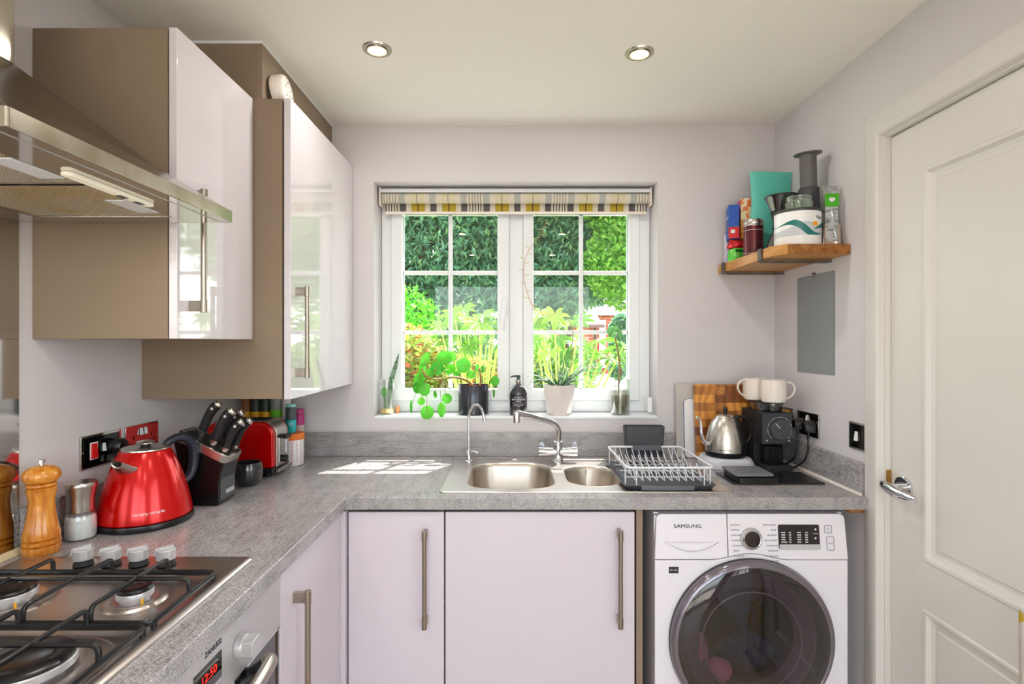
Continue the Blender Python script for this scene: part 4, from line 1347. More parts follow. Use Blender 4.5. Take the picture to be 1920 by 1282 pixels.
knife(.140, 1.660, .108, .0080, 'short black-handled knife at the rear right of the block')

# ================================================================== BLACK BOWL
bx_, by_ = -.888, 1.832
t = MB()
t.lathe([(0, 0), (.030, 0), (.040, .012), (.046, .035), (.045, .060), (.040, .076), (.0385, .0765), (.037, .075), (.042, .055), (.042, .035), (.034, .012), (0, .008)], (bx_, by_, TZ + .001), n=44, cap0=False, cap1=False)
tag(t.build('bowl', mat('dark_smoked_pot', (44, 42, 42), 0.08, coat=0.6)), 'small round black glossy pot between the knife block and toaster', 'pot')

# ================================================================== TOASTER
ts = thing('toaster', 'red two-slice toaster with steel end panels', 'toaster', (-.96, 2.0, TZ))
x0, x1, y0, y1 = -1.093, -.842, 1.925, 2.062
XM = Matrix(((0, 0, 1, 0), (1, 0, 0, 0), (0, 1, 0, 0), (0, 0, 0, 1)))     # local x=Y, y=Z, z=X
def shoulder(w, z0, z1, r, cy, n=8):
    pts = [(cy - w / 2, z0)]
    for j in range(n + 1):
        a = R(180 - 90 * j / n); pts.append((cy - w / 2 + r + r * math.cos(a), z1 - r + r * math.sin(a)))
    for j in range(n + 1):
        a = R(90 - 90 * j / n); pts.append((cy + w / 2 - r + r * math.cos(a), z1 - r + r * math.sin(a)))
    pts.append((cy + w / 2, z0))
    return pts
cy = (y0 + y1) / 2
# red side shells: outline of the long side, rounded at its top corners
sidep = [(x0 + .004, .943)] + [(x0 + .055 - .051 * math.cos(R(a)), 1.056 + .050 * math.sin(R(a))) for a in range(0, 91, 10)] + [(x1 - .055 + .049 * math.cos(R(a)), 1.056 + .050 * math.sin(R(a))) for a in range(90, -1, -10)] + [(x1 - .004, .943)]
for (a, bb_) in ((y0, y0 + .022), (y1 - .022, y1)):
    MB().prism(sidep, a, bb_, KX).build('side_shell', M['red'], ts, bevel=0.006, seg=3)
inner = [(x0, .943)] + [(x0 + .056 - .056 * math.cos(R(a)), 1.058 + .050 * math.sin(R(a))) for a in range(0, 91, 10)] + [(x1 - .056 + .056 * math.cos(R(a)), 1.058 + .050 * math.sin(R(a))) for a in range(90, -1, -10)] + [(x1, .943)]
core = MB().prism(inner, y0 + .0225, y1 - .0225, KX).build('steel_core', M['brush'], ts, bevel=0.0015)
for yy in (cy - .020, cy + .020):
    MB().box(x0 + .05, x1 - .05, yy - .011, yy + .011, 1.1075, 1.1095).build('bread_slot', M['blackm'], core)
b = MB(); b.box(x0 - .002, x1 - .002, y0 - .002, y1 + .002, TZ + .012, .9425); b.build('base', M['black'], ts, bevel=0.005, seg=3)
for (fx_, fy_) in ((x0 + .03, y0 + .02), (x1 - .03, y0 + .02), (x0 + .03, y1 - .02), (x1 - .03, y1 - .02)):
    MB().lathe([(.010, 0), (.011, .012)], (fx_, fy_, TZ + .0008), n=14).build('foot', M['blackm'], ts)
b = MB(); b.box(x1 - .001, x1 + .012, y0 + .012, y1 - .006, .925, .938); b.build('crumb_tray', M['brush'], ts, bevel=0.002)
MB().box(x1 + .0, x1 + .004, cy - .030, cy + .046, .955, 1.045).build('control_panel', M['mirror'], ts, bevel=0.001)
b = MB(); b.box(x1 + .003, x1 + .026, cy - .022, cy + .022, 1.040, 1.054); b.build('lever', M['black'], ts, bevel=0.004, seg=3)
b = MB(); b.cyl((x1 + .003, cy + .0, .965), (x1 + .018, cy + .0, .965), .013, n=24); b.build('browning_dial', M['black'], ts, bevel=0.001)
for dy in (.026, .040):
    MB().box(x1 + .004, x1 + .0065, cy + dy - .004, cy + dy + .004, .97, 1.03).build('button', M['chrome'], ts, bevel=0.001)

# ================================================================== CANISTER with orange lid, tubs and jars behind the toaster
def dots_mat():
    m = mat('white_with_dots', (236, 234, 236), 0.45)
    nt = m.node_tree; b = nt.nodes['Principled BSDF']
    tc = nt.nodes.new('ShaderNodeTexCoord')
    v = nt.nodes.new('ShaderNodeTexVoronoi'); v.inputs['Scale'].default_value = 120; v.inputs['Randomness'].default_value = 0.15
    nt.links.new(tc.outputs['Object'], v.inputs['Vector'])
    r = nt.nodes.new('ShaderNodeValToRGB'); r.color_ramp.interpolation = 'CONSTANT'
    r.color_ramp.elements[0].color = srgb((206, 110, 110)); r.color_ramp.elements[1].position = .30; r.color_ramp.elements[1].color = srgb((238, 235, 236))
    nt.links.new(v.outputs['Distance'], r.inputs['Fac']); nt.links.new(r.outputs['Color'], b.inputs['Base Color'])
    return m
cx_, cy_ = -.866, 2.138
ca = thing('canister', 'white dotted canister with an orange lid behind the toaster', 'canister', (cx_, cy_, TZ + .001))
MB().lathe([(0, 0), (.043, 0), (.045, .003), (.046, .105), (0, .105)], (cx_, cy_, TZ + .001), n=40).build('tin', dots_mat(), ca)
MB().lathe([(.047, .100), (.048, .103), (.048, .120), (.045, .124), (0, .124)], (cx_, cy_, TZ + .001), n=40).build('lid', M['orange'], ca)
M['tealp'] = mat('turquoise_label', (40, 190, 196), 0.35)
M['pinkp'] = mat('magenta_label', (196, 60, 132), 0.4)
tt = thing('spray_bottle', 'turquoise and grey bottle standing on the orange canister lid', 'bottle', (-.868, 2.135, TZ + .126))
z = TZ + .126
MB().lathe([(0, 0), (.017, 0), (.019, .004), (.021, .05), (.0, .05)], (-.868, 2.135, z), n=24, sy=.7).build('bottle_body', M['tealp'], tt)
MB().lathe([(.021, .0505), (.021, .095), (.019, .10), (0, .10)], (-.868, 2.135, z), n=24, sy=.7).build('bottle_neck_label', mat('slate_label', (70, 84, 82), 0.4), tt)
MB().lathe([(.019, .1005), (.019, .112), (0, .113)], (-.868, 2.135, z), n=24, sy=.7).build('cap', mat('aqua_cap', (150, 212, 206), 0.4), tt)
text('BE', .016, FRONT(-.861, 2.1195, z + .035), M['inkw'], tt, 'lettering')
# narrow shelf on the wall behind the toaster carrying jars upside down
sh = thing('spice_rack', 'narrow white spice rack on the worktop behind the toaster', 'spice rack', (-.98, 2.22, TZ))
b = MB()
b.box(-1.108, -.902, 2.192, 2.286, 1.076, 1.084)
b.box(-1.108, -1.100, 2.192, 2.286, TZ + .001, 1.076); b.box(-.910, -.902, 2.192, 2.286, TZ + .001, 1.076)
b.build('rack', M['white'], sh, bevel=0.001)
def jar(x, y, lidc, bodyc, label, h=.09, r=.019, lidh=.022, inv=True):
    t = thing('spice_jar', label, 'jar', (x, y, 1.085), 'jars behind the toaster')
    z = 1.085
    if inv:
        MB().lathe([(0, 0), (r, 0), (r, lidh), (0, lidh)], (x, y, z), n=20).build('lid', lidc, t, bevel=0.001)
        MB().lathe([(r * .93, lidh + .0005), (r * .93, h - .004), (r * .8, h), (0, h)], (x, y, z), n=20).build('jar_body', bodyc, t)
    else:
        MB().lathe([(0, 0), (r, 0), (r, h - lidh - .0005), (0, h - lidh - .0005)], (x, y, z), n=20).build('jar_body', bodyc, t)
        MB().lathe([(r * .95, h - lidh), (r * .95, h), (0, h)], (x, y, z), n=20).build('lid', lidc, t, bevel=0.001)
dgreen = mat('dark_green_herbs', (52, 66, 52), 0.4); brownj = mat('brown_spice', (150, 92, 46), 0.5); paleg = mat('grey_green_label', (150, 160, 150), 0.45)
jar(-1.086, 2.225, M['yellow'], brownj, 'brown spice jar on its yellow lid, leftmost behind the toaster')
jar(-1.046, 2.222, M['yellow'], dgreen, 'dark spice jar on its yellow lid, second from the left behind the toaster')
jar(-1.006, 2.222, M['yellow'], dgreen, 'dark green herb jar on its yellow lid, next to the lime lidded jar', r=.019)
jar(-.962, 2.222, M['lime'], paleg, 'pale herb jar standing on its lime green lid', r=.023, h=.105, lidh=.03)
jar(-.921, 2.222, M['terra'], M['white'], 'white jar with a rust brown cap beside the turquoise bottle', h=.135, r=.0165, lidh=.014, inv=False)
tt = thing('spice_jar', 'small jar with magenta label and cap standing behind the turquoise bottle', 'jar', (-.880, 2.242, TZ + .001), 'jars behind the toaster')
z0_ = TZ + .001
MB().lathe([(0, 0), (.020, 0), (.020, .14), (0, .14)], (-.876, 2.240, z0_), n=20).build('jar_body', mat('clear_jar_contents', (206, 190, 186), 0.3), tt)
MB().lathe([(.0205, .1405), (.0205, .185), (0, .185)], (-.876, 2.240, z0_), n=20).build('label', M['pinkp'], tt)
MB().lathe([(.018, .186), (.018, .205), (0, .206)], (-.876, 2.240, z0_), n=20).build('cap', M['pinkp'], tt)
# ================================================================== WASHING MACHINE
wm = thing('washing_machine', 'white front-loading washing machine with a large dark porthole under the worktop', 'washing machine', (.744, 1.95, 0))
wx0, wx1, wy, wz = .444, 1.044, 1.690, .853
wcx, wcz = .740, .466
def bump(n=24, x0=None, x1=None, off=0.0):
    """the seam between front and control panel arches over the porthole"""
    pts = []
    for i in range(n + 1):
        x = wx0 + (wx1 - wx0) * i / n
        u = abs(x - wcx) / .125
        pts.append((x, .712 + off + (.019 * math.cos(u * PI / 2) ** 2 if u < 1 else 0)))
    return pts
b = MB()
outer = [(wx0, .012), (wx1, .012)] + bump(60)[::-1]
b.plate(outer, [circle(.205, 64, wcx, wcz)], 0, .02, FRONT(0, wy + .02, 0))
b.build('front_panel', M['appl'], wm, bevel=0.003)
b = MB()
b.box(wx0 + .002, wx0 + .02, wy + .0205, 2.26, .012, .846); b.box(wx1 - .02, wx1 - .002, wy + .0205, 2.26, .012, .846)
b.box(wx0 + .02, wx1 - .02, 2.24, 2.26, .012, .846); b.box(wx0 + .002, wx1 - .002, wy + .03, 2.26, .8465, .853)
b.build('casing', M['appl'], wm, bevel=0.002)
for (xx, yy) in ((wx0 + .05, wy + .05), (wx1 - .05, wy + .05), (wx0 + .05, 2.2), (wx1 - .05, 2.2)):
    MB().lathe([(.02, 0), (.015, .011)], (xx, yy, .001), n=16).build('foot', M['black'], wm)
# control panel: leans back a little, corners rounded at the top
def cpanel(xa, xb, name, ra=False, rb_=False):
    pts = [p for p in bump(60, off=.0025) if xa <= p[0] <= xb]
    if pts[0][0] > xa + 1e-4: pts = [(xa, pts[0][1])] + pts
    if pts[-1][0] < xb - 1e-4: pts = pts + [(xb, pts[-1][1])]
    top = []
    ta, tb_ = xa + (.006 if ra else 0.0), xb - (.006 if rb_ else 0.0)
    r = .018
    if rb_: top += [(tb_ - r + r * math.sin(R(90 - a)), wz - r + r * math.sin(R(a))) for a in range(0, 91, 15)]
    else: top += [(tb_, wz)]
    if ra: top += [(ta + r - r * math.sin(R(a)), wz - r + r * math.cos(R(a))) for a in range(0, 91, 15)]
    else: top += [(ta, wz)]
    out = pts + top
    lean = lambda z: max(0, (z - .75)) * .10
    m = MB()
    m.loft([[(x, wy + lean(z), z) for (x, z) in out], [(x, wy + .028 + lean(z) * .0, z) for (x, z) in out]])
    return m.build(name, M['appl'], wm, bevel=0.0025)
SEAM = .672
dw = cpanel(wx0, SEAM - .0012, 'detergent_drawer', ra=True)
cpn = cpanel(SEAM + .0012, wx1, 'control_panel', rb_=True)
PM = frame((0, wy - .0003, .75), (1, 0, 0), (0, .10, 1))        # on the leaning face; local y = up from z .75
# drawer pull: a shallow scoop
b = MB()
def smile(w, d, z, dep):
    return [(-w / 2 + w * i / 20, z - d * math.sin(PI * i / 20), dep) for i in range(21)]
MMd = PM @ Matrix.Translation((.560, .018, 0))
b.loft([smile(.17, .0, .0, .0006), smile(.165, .004, -.002, -.004), smile(.15, .018, -.004, -.006), smile(.17, .030, -.0, .001)], MMd, cap0=False, cap1=False, closed=False)
b.build('drawer_pull', mat('shaded_scoop', (206, 203, 214), 0.3), dw)
b = MB(); b.box(-.085, .085, -.0012, .0004, -.0006, .0012, MMd); b.build('pull_lip', M['appl'], dw)
text('SAMSUNG', .0155, PM @ Matrix.Translation((.548, .066, .0004)), M['ink'], dw, sx=1.22)
# dial
b = MB(); b.lathe([(0, 0), (.033, 0), (.0335, .003), (.031, .006), (.0285, .007), (.0285, .006), (0, .006)], M=PM @ Matrix.Translation((.744, .028, 0)), n=48)
dl = b.build('dial', M['silverp'], cpn)
b = MB(); b.lathe([(0, .0062), (.026, .0062), (.026, .009), (.024, .0105), (0, .0105)], M=PM @ Matrix.Translation((.744, .028, 0)), n=48)
b.build('dial_cap', mat('dark_dial_glass', (44, 38, 40), 0.06, coat=0.6), dl)
b = MB(); b.lathe([(.0262, .0062), (.0282, .0065), (.0280, .010), (.026, .0118), (.0245, .0112), (.026, .0095)], M=PM @ Matrix.Translation((.744, .028, 0)), n=48, cap0=False, cap1=False)
b.build('dial_ring', M['chrome'], dl)
# programme names: short lines of tiny print either side of the dial
left = ['ECO 40-60', 'COTTON', 'SYNTHETICS', 'BEDDING', 'DENIM', 'TOWELS', 'WOOL', '15 MIN']
for i in range(8):
    yy = .070 - i * .0157
    text(['E COTTON', 'COTTON', 'SUPER SPEED', 'SYNTHETICS', 'DELICATES', 'WOOL', 'OUTDOOR', 'DAILY WASH'][i], .0062, PM @ Matrix.Translation((.680 + i * .0014, yy, .0002)), M['inkg'], cpn, 'programme_name', align='LEFT')
    text(['DRUM CLEAN', 'RINSE', 'AIR WASH', 'COTTON DRY', 'SYNTHETICS', 'WASH DRY', 'SPIN ONLY', 'TIME DRY'][i], .0062, PM @ Matrix.Translation((.822 + i * .0010, yy, .0002)), M['inkg'], cpn, 'programme_name', align='RIGHT')
# display
dsp = MB().prism(rrect(.128, .074, .005, 4), 0, .0008, PM @ Matrix.Translation((.893, .034, 0))).build('display', mat('display_black', (40, 32, 36), 0.08), cpn)
MB().prism(rrect(.128, .0155, .003, 4), .0008, .0014, PM @ Matrix.Translation((.895, .0035, 0))).build('touch_strip', mat('touch_grey', (196, 192, 196), .3), dsp)
b = MB()
for c_, x in enumerate((.838, .862, .888, .912)):
    for r_ in range(5):
        w = (.013, .007, .012, .009)[c_] * (1.0 if r_ != 4 or c_ else 1.4)
        for q in range(3):
            b.box(x + q * w / 3, x + (q + .72) * w / 3, .0455 - r_ * .0072, .0455 - r_ * .0072 + .0034, .0008, .0011, PM)
tag(b.build('display_print', M['inkw'], dsp), kind='stuff')
for q in range(4):
    MB().box(.8565 + q * .0256, .8570 + q * .0256, -.0035, .0105, .0014, .0017, PM).build('key_divider', M['inkg'], dsp)
MB().box(.937, .954, .044, .0448, .0008, .0011, PM).build('divider', M['inkw'], dsp)
b = MB(); b.lathe([(.003, 0), (.003, .0004)], M=PM @ Matrix.Translation((.945, .057, .0008)), n=14); b.build('lock_symbol', M['inkw'], dsp)
b = MB(); b.lathe([(.003, 0), (.003, .0004)], M=PM @ Matrix.Translation((.944, .030, .0008)), n=14); b.build('key_symbol', M['inkw'], dsp)
for (x, y, w, h) in ((.985, .057, .024, .024), (.990, .014, .024, .042)):
    b = MB(); b.plate(rrect(w, h, .004, 4), [rrect(w - .003, h - .003, .003, 4)], 0, .0008, PM @ Matrix.Translation((x, y, 0))); bb_ = b.build('button', M['inkg'], cpn)
    b = MB()
    if h < .03: b.plate(circle(.0045, 20), [circle(.0035, 20)], 0, .0005, PM @ Matrix.Translation((x, y, 0)))
    else:
        b.prism([(-.005, -.003), (-.001, 0), (-.005, .003)], 0, .0005, PM @ Matrix.Translation((x, y, 0))); b.box(.002, .003, -.003, .003, 0, .0005, PM @ Matrix.Translation((x, y, 0))); b.box(.0045, .0055, -.003, .003, 0, .0005, PM @ Matrix.Translation((x, y, 0)))
    tag(b.build('symbol', M['inkg'], bb_), kind='stuff')
lb = MB().box(.487, .517, .672, .692, 0, .0006, FRONT(0, wy - .0002, 0)).build('rating_label', M['ink'], wm)
text('A++A', .0085, FRONT(.502, wy - .0008, .682), M['inkw'], lb)
# porthole
AX = along((wcx, wy - .0005, wcz), (0, -1, 0))
b = MB(); b.lathe([(.205, .0), (.249, .0), (.253, .006), (.253, .016), (.250, .024), (.243, .030), (.236, .032), (.232, .030)], M=AX, n=96, cap0=False, cap1=False)
rg = b.build('door_ring', mat('smoked_ring', (128, 120, 128), 0.12, 0.5), wm)
b = MB(); b.lathe([(.2535, .001), (.2545, .004), (.2545, .009), (.2535, .011)], M=AX, n=96, cap0=False, cap1=False)
b.build('ring_edge', M['dgrey'], rg)
def dark_glass():
    m = thin_glass('smoked_door_glass', (168, 150, 160), 0.05, 0.0, 0.45)
    return m
b = MB(); b.lathe([(.234, .0305), (.225, .034), (.19, .040), (.12, .045), (.05, .0465), (0, .0468)], M=AX, n=96, cap0=False, cap1=False)
b.build('door_glass', dark_glass(), rg)
b = MB(); b.lathe([(.205, .001), (.234, .004), (.234, .029)], M=AX, n=96, cap0=False, cap1=False)
b.build('ring_inner', mat('brown_smoked_lining', (70, 56, 52), 0.3), rg)
b = MB(); b.lathe([(.2045, -.002), (.19, -.012), (.165, -.022), (.150, -.03), (.150, -.06), (.158, -.062)], M=AX, n=72, cap0=False, cap1=False)
b.build('door_gasket', mat('grey_rubber', (112, 104, 116), 0.4), wm)
b = MB(); b.lathe([(.151, -.055), (.20, -.075), (.225, -.1), (.225, -.36), (0, -.37)], M=AX, n=60, cap0=False, cap1=False)
b.build('drum', mat('drum_steel', (132, 134, 146), 0.3, 1.0), wm)
b = MB(); b.lathe([(.153, -.001), (.156, .002), (.153, .005), (.150, .002), (.153, -.001)], M=AX @ Matrix.Translation((0, 0, .012)), n=72, cap0=False, cap1=False)
b.build('lens_rim', mat('clear_lens_rim', (206, 200, 212), 0.1, 0.3), rg)
# laundry: two soft pink and one blue pieces in the drum
def blob(c, s, seed, n=14, m=20, amp=.18):
    rd = random.Random(seed); ph = [rd.uniform(0, 6) for _ in range(6)]
    rings = []
    for i in range(n + 1):
        th = PI * i / n
        ring = []
        for j in range(m):
            f_ = 2 * PI * j / m
            k = 1 + amp * math.sin(3 * f_ + ph[0] + 2 * th) * math.sin(th) + amp * .6 * math.sin(5 * f_ + ph[1]) * math.sin(2 * th + ph[2])
            ring.append((c[0] + s[0] * k * max(math.sin(th), .001) * math.cos(f_), c[1] + s[1] * k * max(math.sin(th), .001) * math.sin(f_), c[2] + s[2] * math.cos(th)))
        rings.append(ring)
    return MB().loft(rings)
for nm, c, s, sd_, colr in (('sock', (.655, 1.735, .345), (.048, .03, .040), 3, (226, 160, 186)), ('sock', (.60, 1.745, .395), (.032, .03, .065), 5, (208, 146, 178)), ('towel', (.80, 1.86, .335), (.10, .06, .07), 8, (44, 74, 122))):
    o = blob(c, s, sd_).build(nm, mat(nm + '_cloth', colr, 0.9), None, subd=1)
    tag(o, {3: 'pink sock pressed against the bottom of the washing machine glass', 5: 'pink sock at the lower left of the washing machine glass', 8: 'dark blue towel lying in the washing machine drum'}[sd_], 'laundry')
tag(MB().box(1.060, WX1 - .001, 1.712, 2.28, .852, .870).build('wall_batten', M['batten'], bevel=0.001), 'pale wooden batten under the worktop against the right wall', 'batten')

# ================================================================== WALL SHELF
shf = thing('wall_shelf', 'thick wooden wall shelf on steel strap brackets on the right', 'shelf', (1.0, 2.04, 1.68))
SZ0, SZ1 = 1.678, 1.713
b = MB(); b.prism([(WX1 - .001, 1.79), (WX1 - .001, 2.300), (.872, 2.300), (.872, 1.84), (.905, 1.79)], SZ0, SZ1)
b.build('plank', M['pine'], shf, bevel=0.002)
b = MB(); b.box(.908, WX1 - .002, 1.7865, 1.7905, SZ0 + .001, SZ1 - .001); b.build('rough_end', M['rough'], shf)
for y in (1.905, 2.235):
    b = MB()
    w = .015
    prof = [(WX1 - .001, SZ0 - .006), (.878, SZ0 - .006), (.8695, SZ0 + .002), (.8695, SZ1 + .003), (.865, SZ1 + .003), (.865, SZ0 - .002), (.874, SZ0 - .0105), (WX1 - .001, SZ0 - .0105)]
    b.prism(prof, y - w, y + w, KX)
    br_ = b.build('bracket', M['iron'], shf, bevel=0.001)
    for x in (.93, 1.03):
        MB().lathe([(.003, 0), (.003, .001), (0, .0015)], M=along((x, y, SZ0 - .0106), (0, 0, -1)), n=10).build('screw', M['black'], br_)
Z = SZ1 + .001
def box_thing(name, label, cat, c, w, d, h, rot, mt, group=None, bevel=.002):
    t = thing(name, label, cat, c, group)
    Mx = Matrix.Translation(c) @ Matrix.Rotation(R(rot), 4, 'Z')
    o = MB().box(-w / 2, w / 2, -d / 2, d / 2, 0, h, Mx).build('carton', mt, t, bevel=bevel)
    return t, Mx
# purple packet
def pouch(name, label, cat, c, w, h, d, rot, mt, lean=0.0, wav=0.0, n=10, m=14, part='pouch'):
    t = thing(name, label, cat, c)
    Mx = Matrix.Translation(c) @ Matrix.Rotation(R(rot), 4, 'Z') @ Matrix.Rotation(R(lean), 4, 'X')
    rings = []
    for i in range(m + 1):
        v = i / m
        th = d * (math.sin(PI * min(v * .55 + .30, 1.0)) ** .8) * (1 - v * .15) if v < .93 else .002
        if v < .02: th = d * .75
        ww = w * (1 - .05 * math.sin(PI * v)) * (1 + wav * math.sin(5 * v + 1))
        top = h * v + (wav * .06 * math.sin(3) if i == m else 0)
        ring = []
        for j in range(n + 1):
            u = j / n
            ring.append(((u - .5) * ww, -th / 2 * math.sin(PI * u) ** .6 + wav * .05 * math.sin(6 * u + 4 * v), top + (wav * h * .35 * math.sin(PI * (u * 1.3)) if i == m else 0) * .3))
        for j in range(n, -1, -1):
            u = j / n
            ring.append(((u - .5) * ww, th / 2 * math.sin(PI * u) ** .6 + .0006 + wav * .05 * math.sin(6 * u + 4 * v), top + (wav * h * .35 * math.sin(PI * (u * 1.3)) if i == m else 0) * .3))
        rings.append(ring)
    o = MB().loft(rings, Mx).build(part, mt, t, angle=70)
    return t, Mx
t, Mx = pouch('tea_packet', 'small lilac and white packet with an orange top at the far end of the shelf', 'packet', (.912, 2.268, Z), .062, .124, .03, 12, mat('lilac_packet', (196, 186, 214), 0.35, noise=(20, (226, 220, 232), 0.45, 0.6)))
for (z0, z1, cc) in ((.112, .122, (226, 104, 60)), (.028, .036, (60, 86, 168)), (.092, .104, (110, 84, 84))):
    w_ = .05 if z0 != .092 else .014
    MB().box(-w_ / 2 - (.015 if z0 == .092 else 0), w_ / 2 - (.015 if z0 == .092 else 0), -.0175, -.0165, z0, z1, Mx).build('printed_band', mat('band', cc, 0.4), t)
M['lime2'] = mat('bright_green_carton', (92, 206, 66), 0.35, noise=(30, (160, 232, 120), 0.45, 0.6))
t, Mx = box_thing('snack_carton', 'small bright green carton lying under the red packet on the shelf', 'carton', (.920, 2.195, Z), .078, .05, .050, 14, M['lime2'])
MB().box(-.039, .02, -.0256, -.0252, .034, .044, Mx).build('dark_print', mat('green_print', (30, 92, 40), 0.5), t)
t, Mx = pouch('sweet_packet', 'shiny red packet lying on the green carton', 'packet', (.915, 2.195, Z + .051), .095, .034, .045, 10, mat('red_foil', (196, 20, 30), 0.25, 0.3, bump=(60, 1.0)), wav=.1)
t, Mx = box_thing('tea_box', 'tall blue box with a red corner standing on the red packet', 'box', (.898, 2.215, Z + .092), .040, .075, .134, -14, mat('blue_carton', (26, 82, 176), 0.4))
MB().box(-.0203, .0203, -.0377, -.0373, .0, .045, Mx).build('red_corner', M['redp'], t)
MB().box(-.0206, -.0202, -.030, .030, .085, .092, Mx).build('white_stripe', M['inkw'], t)
MB().box(-.012, .004, -.0381, -.0377, .02, .034, Mx).build('white_stripe', M['inkw'], t)
t, Mx = box_thing('cereal_box', 'pink and orange box standing beside the blue box on the shelf', 'box', (.948, 2.222, Z + .092), .042, .07, .162, -10, mat('pink_carton', (206, 84, 128), 0.4))
MB().box(-.0213, .0213, -.0357, -.0352, .0, .075, Mx).build('orange_front', mat('orange_print', (246, 160, 36), 0.4), t)
MB().box(-.0213, .0213, -.0357, -.0352, .0755, .162, Mx).build('white_front', mat('cream_print', (240, 226, 190), 0.4, noise=(50, (232, 120, 60), 0.5, 0.55)), t)
MB().box(-.010, .014, -.0363, -.0358, .035, .060, Mx).build('dark_print', M['ink'], t)
# an orange pair of small cartons fills the gap below those boxes
t, Mx = box_thing('stock_cube_box', 'orange carton with dark lettering behind the red packet', 'box', (.962, 2.222, Z), .036, .07, .090, -10, mat('orange_carton', (244, 158, 40), 0.4))
# teal pouch
pouch('coffee_pouch', 'large plain teal foil pouch at the back of the shelf', 'pouch', (1.026, 2.146, Z), .172, .350, .036, 0, M['teal'], wav=.06, lean=-2)
# maroon tin
t = thing('maroon_tin', 'maroon tin with a silver lid on the wall shelf', 'tin', (.925, 2.085, Z))
MB().lathe([(0, 0), (.0355, 0), (.036, .002), (.036, .116), (0, .116)], (.925, 2.085, Z), n=44).build('tin_body', mat('maroon_tin', (112, 44, 52), 0.22, 0.6, noise=(5, (84, 54, 52), 0.4, 0.6)), t)
b = MB(); b.lathe([(.0365, .116), (.0375, .119), (.036, .123), (.0372, .127), (.0372, .138), (.035, .142), (0, .142)], (.925, 2.085, Z), n=44); b.build('tin_lid', M['brush'], t)
for z_ in (.012, .100):
    MB().lathe([(.0363, z_), (.0363, z_ + .0012)], (.925, 2.085, Z), n=44, cap0=False, cap1=False).build('printed_line', M['inkw'], t)
# glass carafe with funnel
t = thing('coffee_carafe', 'glass pour-over coffee carafe with a dark collar and flared glass top', 'carafe', (.985, 1.985, Z))
gc = (.985, 1.985, Z)
b = MB(); b.lathe([(.0, .001), (.046, .001), (.052, .008), (.050, .030), (.040, .060), (.0285, .088)], gc, n=44, cap0=False, cap1=False)
b.build('glass_bowl', thin_glass('smoky_glass', (196, 186, 170), 0.1, 0.02, 0.7), t)
b = MB()
for z_ in (.02, .035, .05, .065):
    b.box(-.0045, .0045, -.0005, .0, z_, z_ + .0012, along(gc, (0, 0, 1)) @ Matrix.Rotation(R(-20), 4, 'Z') @ Matrix.Translation((0, -(.052 - (z_ - .02) * .35) - .002, 0)))
tag(b.build('measure_marks', mat('copper_print', (196, 140, 92), 0.4), t), kind='stuff')
b = MB(); b.lathe([(.029, .086), (.031, .088), (.029, .105), (.029, .115), (.038, .150), (.0385, .153), (.036, .154), (.027, .118), (.027, .090)], gc, n=44, cap0=False, cap1=False)
b.build('collar', M['blackm'], t)
b = MB(); b.lathe([(.037, .150), (.0545, .196), (.057, .202)], gc, n=44, cap0=False, cap1=False)
b.build('glass_funnel', thin_glass('funnel_glass', (206, 208, 204), 0.12, 0.02, 0.8), t)
b = MB(); b.lathe([(.058, .201), (.059, .204), (.057, .207), (.0, .2075)], gc, n=44, cap0=False); b.build('filter_lid', M['black'], t)
b = MB(); b.lathe([(.03, .150), (.048, .198)], gc, n=32, cap0=False, cap1=False); b.build('filter_cone', mat('dark_mesh', (60, 56, 52), 0.4, 0.6), t)
# tall plunger press
t = thing('coffee_press', 'tall smoky grey plunger coffee press leaning slightly on the shelf', 'coffee press', (1.064, 1.94, Z))
pc = Matrix.Translation((1.064, 1.94, Z)) @ Matrix.Rotation(R(-3.2), 4, 'Y') @ Matrix.Rotation(R(3), 4, 'X')
gd = mat('smoked_grey_plastic', (98, 94, 92), 0.3); gd2 = mat('dark_smoked_plastic', (66, 64, 68), 0.32)
MB().lathe([(0, .003), (.033, .003), (.034, .006), (.034, .218), (.031, .222), (.028, .222)], M=pc, n=40, cap1=False).build('chamber', gd2, t)
MB().lathe([(.0275, .20), (.0275, .325), (.029, .335), (.0455, .339), (.046, .342), (.027, .3435), (.025, .335), (.0245, .21)], M=pc, n=44, cap0=False, cap1=False).build('plunger', gd, t)
